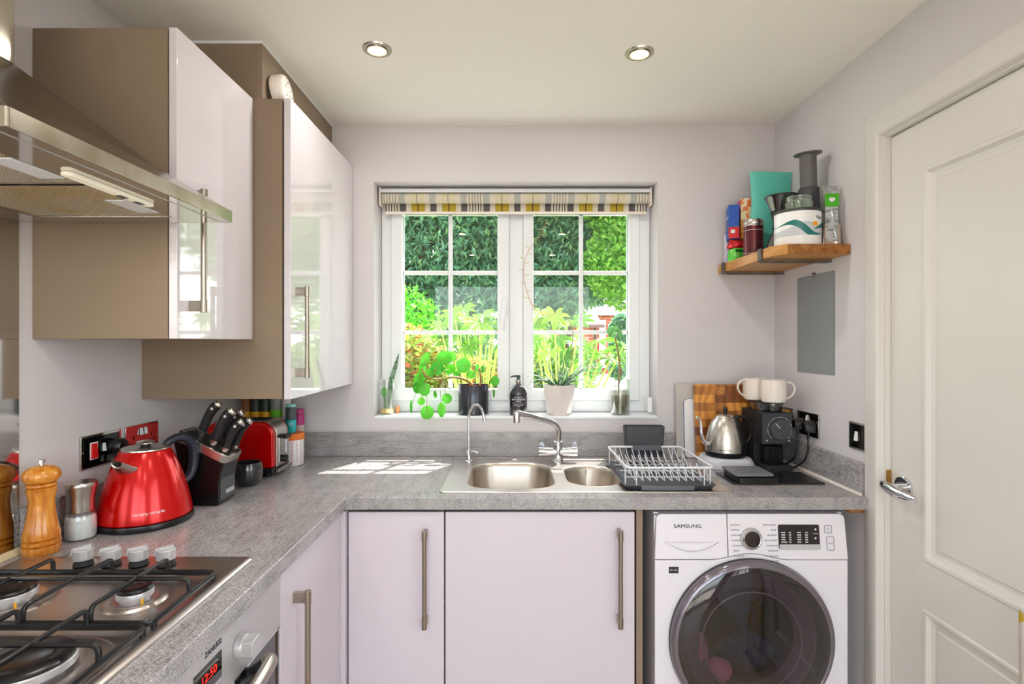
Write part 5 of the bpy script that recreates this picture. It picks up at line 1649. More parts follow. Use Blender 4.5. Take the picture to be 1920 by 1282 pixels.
# round white tin and jar on it
t = thing('coffee_tin', 'large round white tin with teal waves and an orange sun on the shelf', 'tin', (.980, 1.868, Z))
tc_ = (.980, 1.868, Z)
def wave_mat():
    m = mat('printed_tin', (240, 240, 240), 0.3)
    nt = m.node_tree; b = nt.nodes['Principled BSDF']; L = nt.links
    g = nt.nodes.new('ShaderNodeTexCoord'); sp = nt.nodes.new('ShaderNodeSeparateXYZ'); L.new(g.outputs['Object'], sp.inputs[0])
    def mth(op, a, b_=None, c=None):
        n = nt.nodes.new('ShaderNodeMath'); n.operation = op
        for k, v in enumerate((a, b_, c)):
            if v is None: continue
            if isinstance(v, (int, float)): n.inputs[k].default_value = v
            else: L.new(v, n.inputs[k])
        return n.outputs[0]
    X, Zc = sp.outputs['X'], sp.outputs['Z']
    def wave(cx, amp, k, z0): return mth('ADD', mth('MULTIPLY', mth('SINE', mth('MULTIPLY', mth('SUBTRACT', X, cx), k)), amp), z0)
    def band(lo, hi): return mth('MULTIPLY', mth('GREATER_THAN', Zc, lo), mth('LESS_THAN', Zc, hi))
    def mixc(f, a, c):
        x = nt.nodes.new('ShaderNodeMix'); x.data_type = 'RGBA'; L.new(f, x.inputs[0])
        if isinstance(a, tuple): x.inputs[6].default_value = a
        else: L.new(a, x.inputs[6])
        x.inputs[7].default_value = c
        return x.outputs[2]
    c = mixc(band(0.030, wave(-.045, .014, 40, .062)), srgb((242, 242, 242)), srgb((204, 206, 212)))
    c = mixc(band(wave(-.096, .022, 42, .046), wave(-.080, .022, 42, .060)), c, srgb((28, 118, 112)))
    c = mixc(band(mth('ADD', mth('MULTIPLY', X, .20), .046), mth('ADD', mth('MULTIPLY', X, .62), .040)), c, srgb((28, 118, 112)))
    c = mixc(mth('LESS_THAN', Zc, .030), c, srgb((242, 242, 242)))
    dx = mth('SUBTRACT', X, .024); dz = mth('SUBTRACT', Zc, .064)
    rr = mth('ADD', mth('MULTIPLY', dx, dx), mth('MULTIPLY', dz, dz))
    c = mixc(mth('MULTIPLY', mth('LESS_THAN', rr, .000150), mth('GREATER_THAN', Zc, .062)), c, srgb((250, 170, 20)))
    L.new(c, b.inputs['Base Color'])
    return m
MB().lathe([(0, 0), (.071, 0), (.073, .003), (.073, .112), (0, .112)], tc_, n=64).build('tin_body', wave_mat(), t)
MB().lathe([(.0735, .112), (.0755, .114), (.0755, .119), (.072, .122), (0, .122)], tc_, n=64).build('tin_lid', mat('dark_green_grey_lid', (62, 66, 64), 0.4), t)
curved_text('Pact', .0155, .980, 1.868, Z + .090, .0733, -58, M['ink'], t)
t = thing('glass_jar', 'small open clear glass jar on top of the white tin', 'jar', (.985, 1.868, Z + .1225))
b = MB(); b.lathe([(0, 0), (.038, 0), (.042, .004), (.043, .03), (.039, .036), (.0395, .040), (.041, .042), (.0395, .045), (.0405, .049), (.038, .051), (.0365, .049), (.0365, .038), (.039, .028), (.038, .006), (0, .004)], (.985, 1.868, Z + .1225), n=44, cap0=False, cap1=False)
b.build('jar', thin_glass('greenish_glass', (222, 236, 222), 0.12, 0.0, 0.85), t)
# clear bag with green label
t, Mx = pouch('plastic_bag', 'crumpled clear bag with a green label, half full, nearest the door on the shelf', 'bag', (1.077, 1.830, Z), .062, .20, .032, -8, thin_glass('clear_film', (236, 238, 236), 0.18, 0.12, 0.6), wav=.12, lean=-2, part='film')
b = MB(); b.box(-.026, .026, -.0105, .0105, .003, .075, Mx); tag(b.build('grain', mat('pinkish_grain', (222, 186, 160), 0.8, bump=(250, 1.0)), t, bevel=0.008, seg=3), kind='stuff')
MB().box(-.028, .016, -.0185, -.0180, .128, .172, Mx).build('green_label', mat('leaf_green_label', (70, 170, 30), 0.4), t)
MB().box(-.028, .012, -.0183, -.0178, .012, .127, Mx).build('grey_label', mat('grey_print_label', (190, 190, 188), 0.4, noise=(120, (120, 120, 120), 0.5, 0.6, (.3, 1, 1))), t)
MB().prism([(0, -.010), (.011, 0), (.006, .006), (-.006, .006), (-.011, 0)], 0, .0005, Mx @ frame((-.006, -.0187, .152), (1, 0, 0), (0, 0, 1))).build('white_emblem', M['inkw'], t)
# floral cloth at the right edge of the view
t = thing('floral_curtain', 'edge of a floral curtain at the far right, beside the door', 'curtain', (1.03, 1.09, 0))
rings = []
for i in range(13):
    z = .02 + i * .0695
    off = .028 * math.sin(i / 12 * PI * .9) 
    rings.append([(1.006 + .011 * z / .92 + .004 * math.sin(k * 1.9 + i * .3), 1.087 - k * .014, z) for k in range(14)])
V = MB(); V.loft(rings, cap0=False, cap1=False, closed=False)
cl = V.build('cloth', mat('floral_cloth', (206, 196, 186), 0.9, noise=(16, (190, 160, 20), 0.53, 0.56)), t)
sm = cl.modifiers.new('thick', 'SOLIDIFY'); sm.thickness = 0.002
# ================================================================== BLIND
def blind_mat(name, pale):
    m = mat(name, (232, 224, 206), 0.8)
    nt = m.node_tree; b = nt.nodes['Principled BSDF']; L = nt.links
    g = nt.nodes.new('ShaderNodeTexCoord'); sp = nt.nodes.new('ShaderNodeSeparateXYZ'); L.new(g.outputs['Object'], sp.inputs[0])
    P_ = 158.5 / 428.0
    a = nt.nodes.new('ShaderNodeMath'); a.operation = 'ADD'; a.inputs[1].default_value = P_ * 10 - (884 - 11.5 - 960) / 428.0; L.new(sp.outputs['X'], a.inputs[0])
    d = nt.nodes.new('ShaderNodeMath'); d.operation = 'DIVIDE'; d.inputs[1].default_value = P_; L.new(a.outputs[0], d.inputs[0])
    fr = nt.nodes.new('ShaderNodeMath'); fr.operation = 'FRACT'; L.new(d.outputs[0], fr.inputs[0])
    r = nt.nodes.new('ShaderNodeValToRGB'); cr = r.color_ramp; cr.interpolation = 'CONSTANT'
    cream, gray, yel, dk = (236, 228, 212), (112, 106, 106), (206, 180, 62), (74, 68, 66)
    if pale: cream, gray, yel, dk = (240, 232, 214), (200, 200, 192), (236, 228, 194), (176, 170, 158)
    st = [(0, dk), (1.6, cream)]
    for k in range(1, 5): st += [(k * 5.2, dk), (k * 5.2 + 1.8, cream)]
    o = 11.5
    def g_(c): return [(o + c - 6, gray), (o + c + 6, cream)]
    def y_(c): return [(o + c - 13, yel), (o + c - 1, dk), (o + c + 1, yel), (o + c + 13, cream)]
    st += g_(21) + y_(50) + g_(79) + y_(108) + g_(137)
    st = sorted(st)[:32]
    cr.elements[0].position = 0; cr.elements[0].color = srgb(st[0][1])
    cr.elements[1].position = st[-1][0] / 158.5; cr.elements[1].color = srgb(st[-1][1])
    for p, c in st[1:-1]:
        e = cr.elements.new(p / 158.5); e.color = srgb(c)
    L.new(fr.outputs[0], r.inputs['Fac']); L.new(r.outputs['Color'], b.inputs['Base Color'])
    t = nt.nodes.new('ShaderNodeBsdfTranslucent'); L.new(r.outputs['Color'], t.inputs['Color'])
    mx = nt.nodes.new('ShaderNodeMixShader'); mx.inputs['Fac'].default_value = .35
    L.new(b.outputs[0], mx.inputs[1]); L.new(t.outputs[0], mx.inputs[2]); L.new(mx.outputs[0], nt.nodes['Material Output'].inputs['Surface'])
    return m
bl = thing('roller_blind', 'rolled-up roller blind striped in grey, yellow and cream at the top of the window', 'blind', (.016, 2.385, 2.03))
by, bz = 2.385, 2.018
MB().cyl((-.565, by, bz), (.600, by, bz), .021, n=32).build('rolled_fabric', blind_mat('blind_stripes_reverse', True), bl)
MB().box(-.560, .594, by + .019, by + .0205, 1.966, bz).build('hanging_fabric', blind_mat('blind_stripes', False), bl)
MB().box(-.560, .594, by + .015, by + .024, 1.954, 1.966).build('bottom_bar', M['cream'], bl, bevel=0.002)
MB().box(-.572, .604, by - .018, by + .022, bz + .024, bz + .040).build('head_rail', M['upvc'], bl, bevel=0.002)
for x in (-.577, .602):
    b = MB(); b.box(x - .001, x + .006, by - .026, by + .026, bz - .034, bz + .046); b.build('bracket', M['cream'], bl, bevel=0.003)
b = MB()
for i in range(96):
    z = 1.985 - i * .0088
    b.lathe([(0, -.0018), (.0016, -.0006), (.0016, .0006), (0, .0018)], (.597, by - .026, z), n=6)
tag(b.build('bead_chain', M['white'], bl), kind='stuff')
b = MB(); b.prism(rrect(.020, .016, .004, 3, .597, by - .026), 1.085, 1.150); b.build('chain_tensioner', M['white'], bl, bevel=0.003)

# ================================================================== THINGS ON THE WINDOW SILL
SZ = WN[2] + .0022
def round_leaf(b, c, r, nrm, up=(0, 0, 1), cup=.15, stretch=1.0, n=18):
    nrm = Vector(nrm).normalized()
    MM = frame(c, Vector(up).cross(nrm) if abs(Vector(up).normalized().dot(nrm)) < .95 else Vector((1, 0, 0)), Vector(up) - nrm * nrm.dot(Vector(up)) if abs(Vector(up).normalized().dot(nrm)) < .95 else Vector((0, 1, 0)))
    cv = b.v((0, 0, -cup * r), MM)
    r1 = [b.v((.55 * r * math.cos(2 * PI * i / n), .55 * r * stretch * math.sin(2 * PI * i / n), -cup * r * .6), MM) for i in range(n)]
    r2 = [b.v((r * math.cos(2 * PI * i / n), r * stretch * math.sin(2 * PI * i / n), 0), MM) for i in range(n)]
    for i in range(n):
        b.face([cv, r1[i], r1[(i + 1) % n]]); b.face([r1[i], r2[i], r2[(i + 1) % n], r1[(i + 1) % n]])
def W(x, y, Y): return Vector(((x - 960) * Y / F, Y, CAM_Z - (y - 641) * Y / F))
# pilea in a dark pot
ppx, ppy = -.168, 2.372
pl_ = thing('potted_pilea', 'trailing round-leaved green plant in a dark glazed pot on the sill', 'potted plant', (ppx, ppy, SZ))
b = MB(); b.lathe([(0, 0), (.062, 0), (.0655, .004), (.0665, .125), (.065, .128), (.062, .127), (.061, .105), (0, .105)], (ppx, ppy, SZ), n=48)
b.build('pot', mat('dark_glazed_pot', (66, 66, 74), 0.18, 0.5), pl_)
b = MB(); b.lathe([(.061, .112), (.061, .1185), (.03, .121), (0, .119)], (ppx, ppy, SZ), n=32, cap0=False); b.build('soil', M['terra'], pl_)
M['pilea'] = leaf_mat('pilea_leaf', [(70, 170, 40), (96, 196, 50), (60, 150, 46), (120, 214, 70)], 0.45, 0.35)
st = MB(); lf = MB()
stem = smooth_path([W(886, 722, 2.372), W(872, 712, 2.35), W(850, 707, 2.33), W(822, 711, 2.325), W(800, 705, 2.32), W(790, 690, 2.32)], 6)
st.tube(stem, [.006, .0055, .005, .0045, .004, .003], n=8)
st.tube(smooth_path([W(900, 724, 2.372), W(901, 705, 2.36), W(898, 690, 2.35)], 4), .004, n=8)
leaves = [  # px, py, Y, radius m, normal, stretch, stem px
    (797, 674, 2.345, .026, (-.5, -.8, .5), 1.35, (800, 700)), (833, 671, 2.34, .034, (.1, -1, .25), .9, (812, 706)), (869, 685, 2.325, .032, (-.1, -1, .1), 1.0, (895, 700)), (884, 702, 2.31, .018, (.2, -1, .1), 1.0, (896, 706)),
    (928, 714, 2.345, .020, (.2, -1, .1), 1.1, (902, 712)), (926, 737, 2.35, .009, (.9, -.5, 0), 2.3, (905, 716)), (895, 690, 2.36, .010, (0, -1, 0), 1.6, (898, 705)), (905, 692, 2.38, .010, (.3, -1, 0), 1.6, (900, 705)),
    (820, 690, 2.35, .030, (.2, -1, .5), 1.1, (812, 706)), (843, 692, 2.36, .028, (-.2, -1, .6), .9, (822, 708)), (786, 712, 2.30, .026, (-.3, -1, .3), 1.2, (792, 694)), (796, 730, 2.29, .024, (.1, -1, .2), 1.15, (794, 698)), (783, 727, 2.30, .022, (.5, -.9, .2), 1.1, (792, 700)),
    (771, 762, 2.285, .012, (-.8, -.6, 0), 2.4, (795, 704)), (801, 773, 2.28, .029, (.0, -1, .25), 1.0, (799, 706)), (828, 768, 2.285, .018, (.4, -.9, .1), 1.7, (824, 710)), (838, 747, 2.29, .022, (-.1, -1, .1), 1.0, (826, 710)), (816, 739, 2.30, .010, (.7, -.6, .2), 1.6, (822, 710)),
    (806, 700, 2.33, .02, (-.2, -1, .4), 1.2, (806, 706)), (792, 690, 2.335, .018, (.3, -1, .2), 1.2, (794, 698)), (790, 752, 2.286, .016, (.0, -1, .3), 1.1, (797, 706)), (846, 668, 2.36, .024, (.4, -.9, .3), 1.0, (830, 708)), (857, 700, 2.35, .014, (.1, -1, .5), 1.0, (862, 708))]
for (x, y, Y, r, n_, s_, (sx, sy)) in leaves:
    c = W(x, y, Y)
    round_leaf(lf, c, r, n_, stretch=s_)
    a = W(sx, sy, 2.325)
    mid = (a + c) / 2 + Vector((0, -.004, .012))
    st.tube(smooth_path([a, mid, c + Vector((0, .002, 0))], 4), .0011, n=6)
st.build('stems', mat('olive_stem', (150, 132, 66), 0.5), pl_)
lf.build('foliage', M['pilea'], pl_, angle=80, fix=False)
# soap
sx0, sy0 = .0275, 2.345
sp_ = thing('soap_dispenser', 'black glass hand soap bottle with a pump in the middle of the sill', 'soap bottle', (sx0, sy0, SZ))
b = MB(); b.lathe([(0, 0), (.036, 0), (.038, .003), (.038, .092), (.036, .106), (.030, .118), (.020, .126), (.012, .129), (.0115, .134), (0, .134)], (sx0, sy0, SZ), n=48)
b.build('bottle', mat('black_bottle', (44, 42, 48), 0.08, coat=0.5), sp_)
b = MB(); b.lathe([(.012, .1342), (.013, .136), (.013, .150), (.010, .152), (.0, .152)], (sx0, sy0, SZ), n=28); b.build('collar', M['brush'], sp_)
b = MB(); b.lathe([(.006, .152), (.006, .158), (.009, .159), (.009, .168), (.007, .170), (0, .170)], (sx0, sy0, SZ), n=20)
b.tube([(sx0, sy0, SZ + .1655), (sx0 - .018, sy0 - .006, SZ + .1665), (sx0 - .034, sy0 - .010, SZ + .1625)], [.0045, .004, .003], n=10)
b.build('pump', mat('dark_green_pump', (48, 70, 64), 0.4), sp_)
for i, (s, z, sz) in enumerate((('THE WELSH SOAP', .077, .0045), ('BATH HOUSE', .068, .0095), ('SCENTED', .060, .0052), ('HAND WASH', .045, .0062), ('PURE', .038, .005), ('300 ML', .028, .0046))):
    curved_text(s, sz, sx0, sy0, SZ + z, .0383, -90, M['inkw'], sp_, sx=1.1)
for z in (.053, .022):
    b = MB(); rr_ = [[(sx0 + .0384 * math.cos(R(a)), sy0 + .0384 * math.sin(R(a)), SZ + z + dz) for a in range(-135, -44, 6)] for dz in (0, .0006)]
    b.loft(rr_, cap0=False, cap1=False, closed=False); b.build('printed_line', M['inkw'], sp_)
# aloe in faceted pot
ax_, ay_ = .204, 2.362
al_ = thing('potted_aloe', 'spiky striped aloe with a long arching flower stalk in a faceted white pot', 'potted plant', (ax_, ay_, SZ))
b = MB()
hexa = lambda r, z, rot: [(ax_ + r * math.cos(R(60 * i + rot)), ay_ + r * math.sin(R(60 * i + rot)), SZ + z) for i in range(6)]
lo_, hi_ = hexa(.051, 0, 0), hexa(.077, .128, 30)
vl = [b.v(p) for p in lo_]; vh = [b.v(p) for p in hi_]
for i in range(6):
    b.face([vl[i], vl[(i + 1) % 6], vh[i]]); b.face([vh[i], vl[(i + 1) % 6], vh[(i + 1) % 6]])
b.face(vl[::-1])
vi = [b.v(p) for p in hexa(.072, .128, 30)]; vj = [b.v(p) for p in hexa(.070, .112, 30)]
for i in range(6):
    b.face([vh[i], vh[(i + 1) % 6], vi[(i + 1) % 6], vi[i]]); b.face([vi[i], vi[(i + 1) % 6], vj[(i + 1) % 6], vj[i]])
b.face(vj)
b.build('pot', mat('faceted_white_pot', (226, 216, 212), 0.4), al_, angle=5)
b = MB(); b.prism([(p[0], p[1]) for p in hexa(.069, 0, 30)], SZ + .110, SZ + .118); b.build('soil', M['soil'], al_)
def aloe_mat():
    m = mat('aloe_leaf', (70, 116, 74), 0.4)
    nt = m.node_tree; b = nt.nodes['Principled BSDF']; L = nt.links
    n = nt.nodes.new('ShaderNodeTexNoise'); n.inputs['Scale'].default_value = 70
    g = nt.nodes.new('ShaderNodeTexCoord'); L.new(g.outputs['Object'], n.inputs['Vector'])
    r = nt.nodes.new('ShaderNodeValToRGB'); r.color_ramp.elements[0].position = .42; r.color_ramp.elements[0].color = srgb((58, 120, 70)); r.color_ramp.elements[1].position = .60; r.color_ramp.elements[1].color = srgb((196, 214, 190))
    L.new(n.outputs['Fac'], r.inputs['Fac']); L.new(r.outputs['Color'], b.inputs['Base Color'])
    return m
b = MB()
base = Vector((ax_, ay_, SZ + .118))
tips = [(980, 711, -.03), (1000, 703, .0), (1004, 688, -.02), (1010, 692, .03), (1000, 716, .02), (1022, 671, .03), (1044, 644, .0), (1060, 660, -.02), (1083, 658, .01), (1066, 672, -.05), (1100, 678, .03), (1113, 668, .0), (1126, 690, -.02), (1112, 694, .03), (1128, 684, .04), (1110, 722, -.01), (1105, 738, -.04), (1095, 716, -.05), (1018, 712, -.06), (1035, 705, -.07), (990, 722, .03), (1050, 690, -.08), (1078, 700, -.08), (1090, 690, -.06)]
for k, (x, y, dy) in enumerate(tips):
    tip = W(x, y, 2.362 + dy)
    d = tip - base
    L_ = d.length
    arch = Vector((0, 0, max(.02, .35 * math.hypot(d.x, d.y) - .1 * abs(d.z))))
    a0 = base + Vector((d.x * .10, d.y * .10 - .0, -.008))
    pts = smooth_path([a0, a0 + d * .30 + arch * .55, a0 + d * .62 + arch * .75, tip], 5)
    wv = Vector((0, 0, 1)).cross(d).normalized()
    b.tube(pts, [.0085, .0088, .0075, .0062, .0045, .003, .0008], n=7, flat=(wv, .38))
b.build('leaves', aloe_mat(), al_, angle=50)
b = MB(); fl_ = MB()
stalk = smooth_path([W(1068, 705, 2.35), W(1072, 660, 2.35), W(1074, 622, 2.35), W(1066, 600, 2.35), W(1050, 588, 2.345), W(1020, 590, 2.34), W(998, 572, 2.335), W(984, 530, 2.33), W(983, 495, 2.33), W(993, 466, 2.33), W(1014, 440, 2.335), W(1026, 410, 2.34)], 6)
b.tube(stalk, [.0016, .0015, .0012, .0009], n=6)
b.build('flower_stalk', mat('pink_brown_stalk', (196, 132, 96), 0.5), al_)
rd = random.Random(4)
for i in range(34, len(stalk) - 2, 2):
    p = stalk[i]
    sg_ = -1 if (i // 2) % 2 else 1
    q = p + Vector((sg_ * rd.uniform(.016, .026), rd.uniform(-.008, .008), rd.uniform(-.006, .012)))
    fl_.tube([p, p * .4 + q * .6, q], [.0006, .0018, .0007], n=6)
tag(fl_.build('flowers', mat('dry_flower', (206, 188, 120), 0.6), al_), kind='stuff')
# jade cutting in a glass jar
jx, jy = .470, 2.366
jd = thing('potted_jade_plant', 'thin-stemmed jade cutting in a soil-filled glass jar at the right of the sill', 'potted plant', (jx, jy, SZ))
b = MB(); b.lathe([(0, 0), (.040, 0), (.042, .003), (.042, .148), (.041, .151), (.0395, .151), (.0395, .006), (0, .005)], (jx, jy, SZ), n=40, cap0=False, cap1=False); b.build('glass_jar', M['glassv'], jd)
b = MB(); b.lathe([(0, .006), (.0385, .006), (.0388, .078), (.036, .083), (.02, .086), (0, .085)], (jx, jy, SZ), n=36); tag(b.build('soil', mat('grey_brown_soil', (128, 116, 84), 0.9, noise=(50, (84, 84, 60), 0.4, 0.6), bump=(120, 1.0)), jd), kind='stuff')
b = MB(); b.tube(smooth_path([W(1161, 742, 2.366), W(1160, 715, 2.366), W(1162, 685, 2.366), W(1158, 655, 2.366), W(1153, 632, 2.366)], 6), [.0045, .004, .0038, .0034, .003], n=9)
b.tube([W(1163, 690, 2.366), W(1167, 706, 2.36)], [.003, .001], n=6)
b.build('stem', mat('brown_stem', (176, 132, 90), 0.7, noise=(60, (140, 100, 66), .4, .6)), jd)
b = MB()
for (x, y, r, n_, s) in ((1144, 620, .015, (-.4, -.8, .2), 1.2), (1162, 625, .017, (.6, -.8, .2), 1.35), (1154, 617, .014, (0, -.9, .5), 1.2), (1148, 641, .012, (-.3, -.6, .7), .5), (1162, 646, .012, (.5, -.6, .3), .8), (1172, 655, .012, (.3, -.5, .9), .5), (1150, 628, .012, (-.1, -1, .2), 1.2), (1140, 640, .010, (0, -.5, .8), .6)):
    round_leaf(b, W(x, y, 2.362), r, n_, stretch=s, cup=.3)
b.build('leaves', leaf_mat('jade_leaf', [(96, 160, 90), (130, 190, 110), (80, 140, 80)], 0.25, 0.3), jd, angle=80, fix=False)
# glass with snake plant leaf
vx, vy = -.545, 2.372
vs_ = thing('glass_vase', 'clear glass tumbler holding a snake plant leaf at the left end of the sill', 'vase', (vx, vy, SZ))
b = MB(); b.lathe([(0, 0), (.028, 0), (.030, .003), (.034, .150), (.0328, .150), (.029, .006), (0, .005)], (vx, vy, SZ), n=40, cap0=False, cap1=False); b.build('glass', M['glass'], vs_)
b = MB(); b.lathe([(0, .0055), (.0285, .0055), (.029, .022), (0, .022)], (vx, vy, SZ), n=32); tag(b.build('pebbles', mat('yellow_pebbles', (226, 196, 90), 0.4, bump=(160, 1.0)), vs_), kind='stuff')
def snake_mat():
    m = mat('snake_plant_leaf', (120, 150, 118), 0.4, noise=(26, (58, 92, 66), 0.42, 0.58, (1, 1, 3)))
    return m
b = MB()
pth = smooth_path([W(727, 768, 2.372), W(730, 740, 2.372), W(734, 712, 2.372), W(741, 688, 2.37), W(748, 662, 2.37)], 5)
b.tube(pth, [.007, .010, .011, .009, .001], n=12, flat=((0.3, -1, 0), 3.0) if False else ((1, 0.3, 0), .3))
b.build('leaf', snake_mat(), vs_)
b = MB(); round_leaf(b, W(720, 735, 2.365), .014, (.2, -1, 0), stretch=1.5); b.tube([W(720, 742, 2.366), W(722, 768, 2.37)], .002, n=6)
b.build('small_leaf', M['pilea'], vs_, fix=False)
tag(MB().lathe([(0, 0), (.009, 0), (.009, .028), (.006, .032), (0, .032)], (-.505, 2.40, SZ), n=20).build('cork', mat('orange_cork', (224, 150, 96), 0.7)), 'small orange cork stopper beside the glass with the snake plant leaf', 'cork')
# ================================================================== OUTSIDE
M['ground'] = mat('garden_ground', (86, 108, 48), 0.95, noise=(3, (104, 120, 60), 0.4, 0.6))
M['bounce_paving'] = mat('pale_bounce_paving', (206, 196, 184), 0.9, noise=(8, (180, 168, 156), 0.4, 0.6))
g = MB().box(-26, 26, WY + .30, 40, -.12, -.06).build('ground', M['ground'], smooth=False); g['kind'] = 'structure'
g = MB().box(-6, 6, -14, REAR - .26, -.12, -.04).build('ground', M['bounce_paving'], smooth=False); g['kind'] = 'structure'  # unseen terrace behind the camera, added pale to bounce sunlight up to the ceiling
def path_at(Y): return .9 + (Y - 6) * .19
pts = [(2.2, 9), (3.4, 9), (6.5, 26), (2.9, 26)]
g = MB().prism([(1.3, 6), (2.6, 6), (6.2, 26.5), (2.6, 26.5)], -.058, -.045).build('path', mat('sunlit_path', (190, 176, 168), 0.9), smooth=False); g['kind'] = 'structure'

def leaf_quads(b, c, rad, n, size, rd, shell=.55, droop=0.0, slim=.5, flat=None):
    """n folded leaves scattered through an ellipsoid"""
    for _ in range(n):
        while True:
            p = Vector((rd.uniform(-1, 1), rd.uniform(-1, 1), rd.uniform(-1, 1)))
            if shell < p.length <= 1: break
        q = Vector((c[0] + p.x * rad[0], c[1] + p.y * rad[1], c[2] + p.z * rad[2]))
        d = Vector((rd.uniform(-1, 1), rd.uniform(-1, 1), rd.uniform(-1, .6) - droop)).normalized()
        s = d.cross(Vector((rd.uniform(-1, 1), rd.uniform(-1, 1), rd.uniform(-1, 1)))).normalized()
        nn = d.cross(s)
        L = size * rd.uniform(.6, 1.3); w = L * slim * .5
        a = b.bm.verts.new(q - d * L * .5); e = b.bm.verts.new(q + d * L * .5)
        m1 = b.bm.verts.new(q + s * w + nn * w * .35 - d * L * .05); m2 = b.bm.verts.new(q - s * w + nn * w * .35 - d * L * .05)
        b.bm.faces.new((a, m1, e)); b.bm.faces.new((a, e, m2))

M['bark'] = mat('tree_bark', (96, 80, 66), 0.9, bump=(20, .6))
def tree(name, label, base, clumps, n, size, lm, seed, trunk_h, trunk_r, slim=.4, droop=0.0, cat='tree'):
    rd = random.Random(seed)
    t = thing(name, label, cat, base)
    b = MB()
    vol = sum((r[0] * r[1] * r[2]) ** .67 for _, r in clumps)
    for c, r in clumps:
        leaf_quads(b, c, r, int(n * (r[0] * r[1] * r[2]) ** .67 / vol), size, rd, slim=slim, droop=droop, shell=.35)
    b.build('crown', lm, t, smooth=False, fix=False)
    b = MB()
    bx, by_, bz_ = base
    b.tube(smooth_path([(bx, by_, bz_), (bx + .05, by_, bz_ + trunk_h * .5), (bx - .05, by_, bz_ + trunk_h)], 5), [trunk_r, trunk_r * .8, trunk_r * .6], n=12)
    for c, r in clumps[:8]:
        b.tube(smooth_path([(bx, by_, bz_ + trunk_h * .7), ((bx + c[0]) / 2, (by_ + c[1]) / 2, (bz_ + trunk_h + c[2]) / 2 - .1), c], 4), [trunk_r * .5, trunk_r * .3, trunk_r * .08], n=8)
    b.build('trunk', M['bark'], t)
    return t
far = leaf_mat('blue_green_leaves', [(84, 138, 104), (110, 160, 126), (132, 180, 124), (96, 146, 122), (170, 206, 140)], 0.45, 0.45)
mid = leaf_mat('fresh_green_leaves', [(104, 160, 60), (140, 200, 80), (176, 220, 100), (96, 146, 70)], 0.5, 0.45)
bri = leaf_mat('bright_hedge_leaves', [(80, 170, 30), (120, 214, 50), (60, 140, 30), (150, 226, 80)], 0.5, 0.4)
var = leaf_mat('variegated_leaves', [(160, 180, 60), (206, 206, 120), (110, 160, 46), (190, 96, 56), (84, 136, 46), (190, 186, 90)], 0.4, 0.45)
fat = leaf_mat('fatsia_leaf', [(92, 150, 24), (116, 168, 34), (76, 132, 30), (138, 180, 48)], 0.4, 0.3)
# big trees across the back of the garden
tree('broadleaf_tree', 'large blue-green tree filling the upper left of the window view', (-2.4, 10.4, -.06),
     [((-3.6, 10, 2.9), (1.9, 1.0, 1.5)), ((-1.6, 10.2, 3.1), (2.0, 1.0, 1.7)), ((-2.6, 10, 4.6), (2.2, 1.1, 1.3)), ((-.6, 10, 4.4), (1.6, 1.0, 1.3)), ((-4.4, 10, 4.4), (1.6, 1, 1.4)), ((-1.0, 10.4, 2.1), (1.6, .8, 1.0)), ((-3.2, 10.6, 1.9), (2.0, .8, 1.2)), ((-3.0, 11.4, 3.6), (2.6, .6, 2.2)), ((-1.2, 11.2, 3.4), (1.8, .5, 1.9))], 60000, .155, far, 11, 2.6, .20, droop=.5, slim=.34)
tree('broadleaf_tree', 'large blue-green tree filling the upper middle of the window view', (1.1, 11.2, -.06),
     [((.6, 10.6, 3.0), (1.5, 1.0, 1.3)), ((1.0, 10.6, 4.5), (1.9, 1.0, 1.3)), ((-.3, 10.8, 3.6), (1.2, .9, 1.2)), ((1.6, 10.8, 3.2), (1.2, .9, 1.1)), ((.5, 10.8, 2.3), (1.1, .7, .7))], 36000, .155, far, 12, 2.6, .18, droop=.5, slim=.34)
tree('broadleaf_tree', 'lighter green tree at the upper right of the window view', (3.1, 10.2, -.06),
     [((2.2, 9.4, 2.75), (1.0, .8, .85)), ((2.2, 9.4, 4.1), (1.2, .8, 1.0)), ((1.3, 9.2, 4.5), (1.0, .7, .7)), ((3.2, 9.6, 3.6), (1.1, .8, 1.3))], 20000, .13, mid, 13, 2.8, .15, droop=.2, slim=.45)
# unseen tree added high above, keeping sun off the right half of the window
tree('added_shade_tree', 'added unseen tree shading the right half of the window from the sun', (3.4, 6.2, -.06),
     [((2.9, 5.6, 6.6), (.95, .9, .5)), ((3.8, 6.2, 6.9), (1.4, 1.2, .8)), ((4.6, 6.4, 6.2), (1.2, 1.1, .8))], 5000, .16, mid, 14, 5.6, .14, slim=.5)
rdh = random.Random(51)
hg = thing('garden_hedge', 'low dark green hedge running along the back of the garden behind the fatsias', 'hedge', (-1.6, 12.6, -.06))
b = MB()
for i in range(8):
    leaf_quads(b, (-5.2 + i * .93, 12.6, .72), (.75, .5, .95), 1500, .15, rdh, slim=.45, shell=.3)
b.build('foliage', leaf_mat('hedge_leaves', [(96, 150, 70), (120, 176, 90), (84, 130, 70), (146, 190, 100)], 0.4, 0.5), hg, smooth=False, fix=False)
b = MB()
for i in range(8):
    b.tube([(-5.2 + i * .93, 12.6, -.06), (-5.2 + i * .93, 12.6, 1.0)], [.04, .015], n=6)
tag(b.build('stems', M['bark'], hg), kind='stuff')
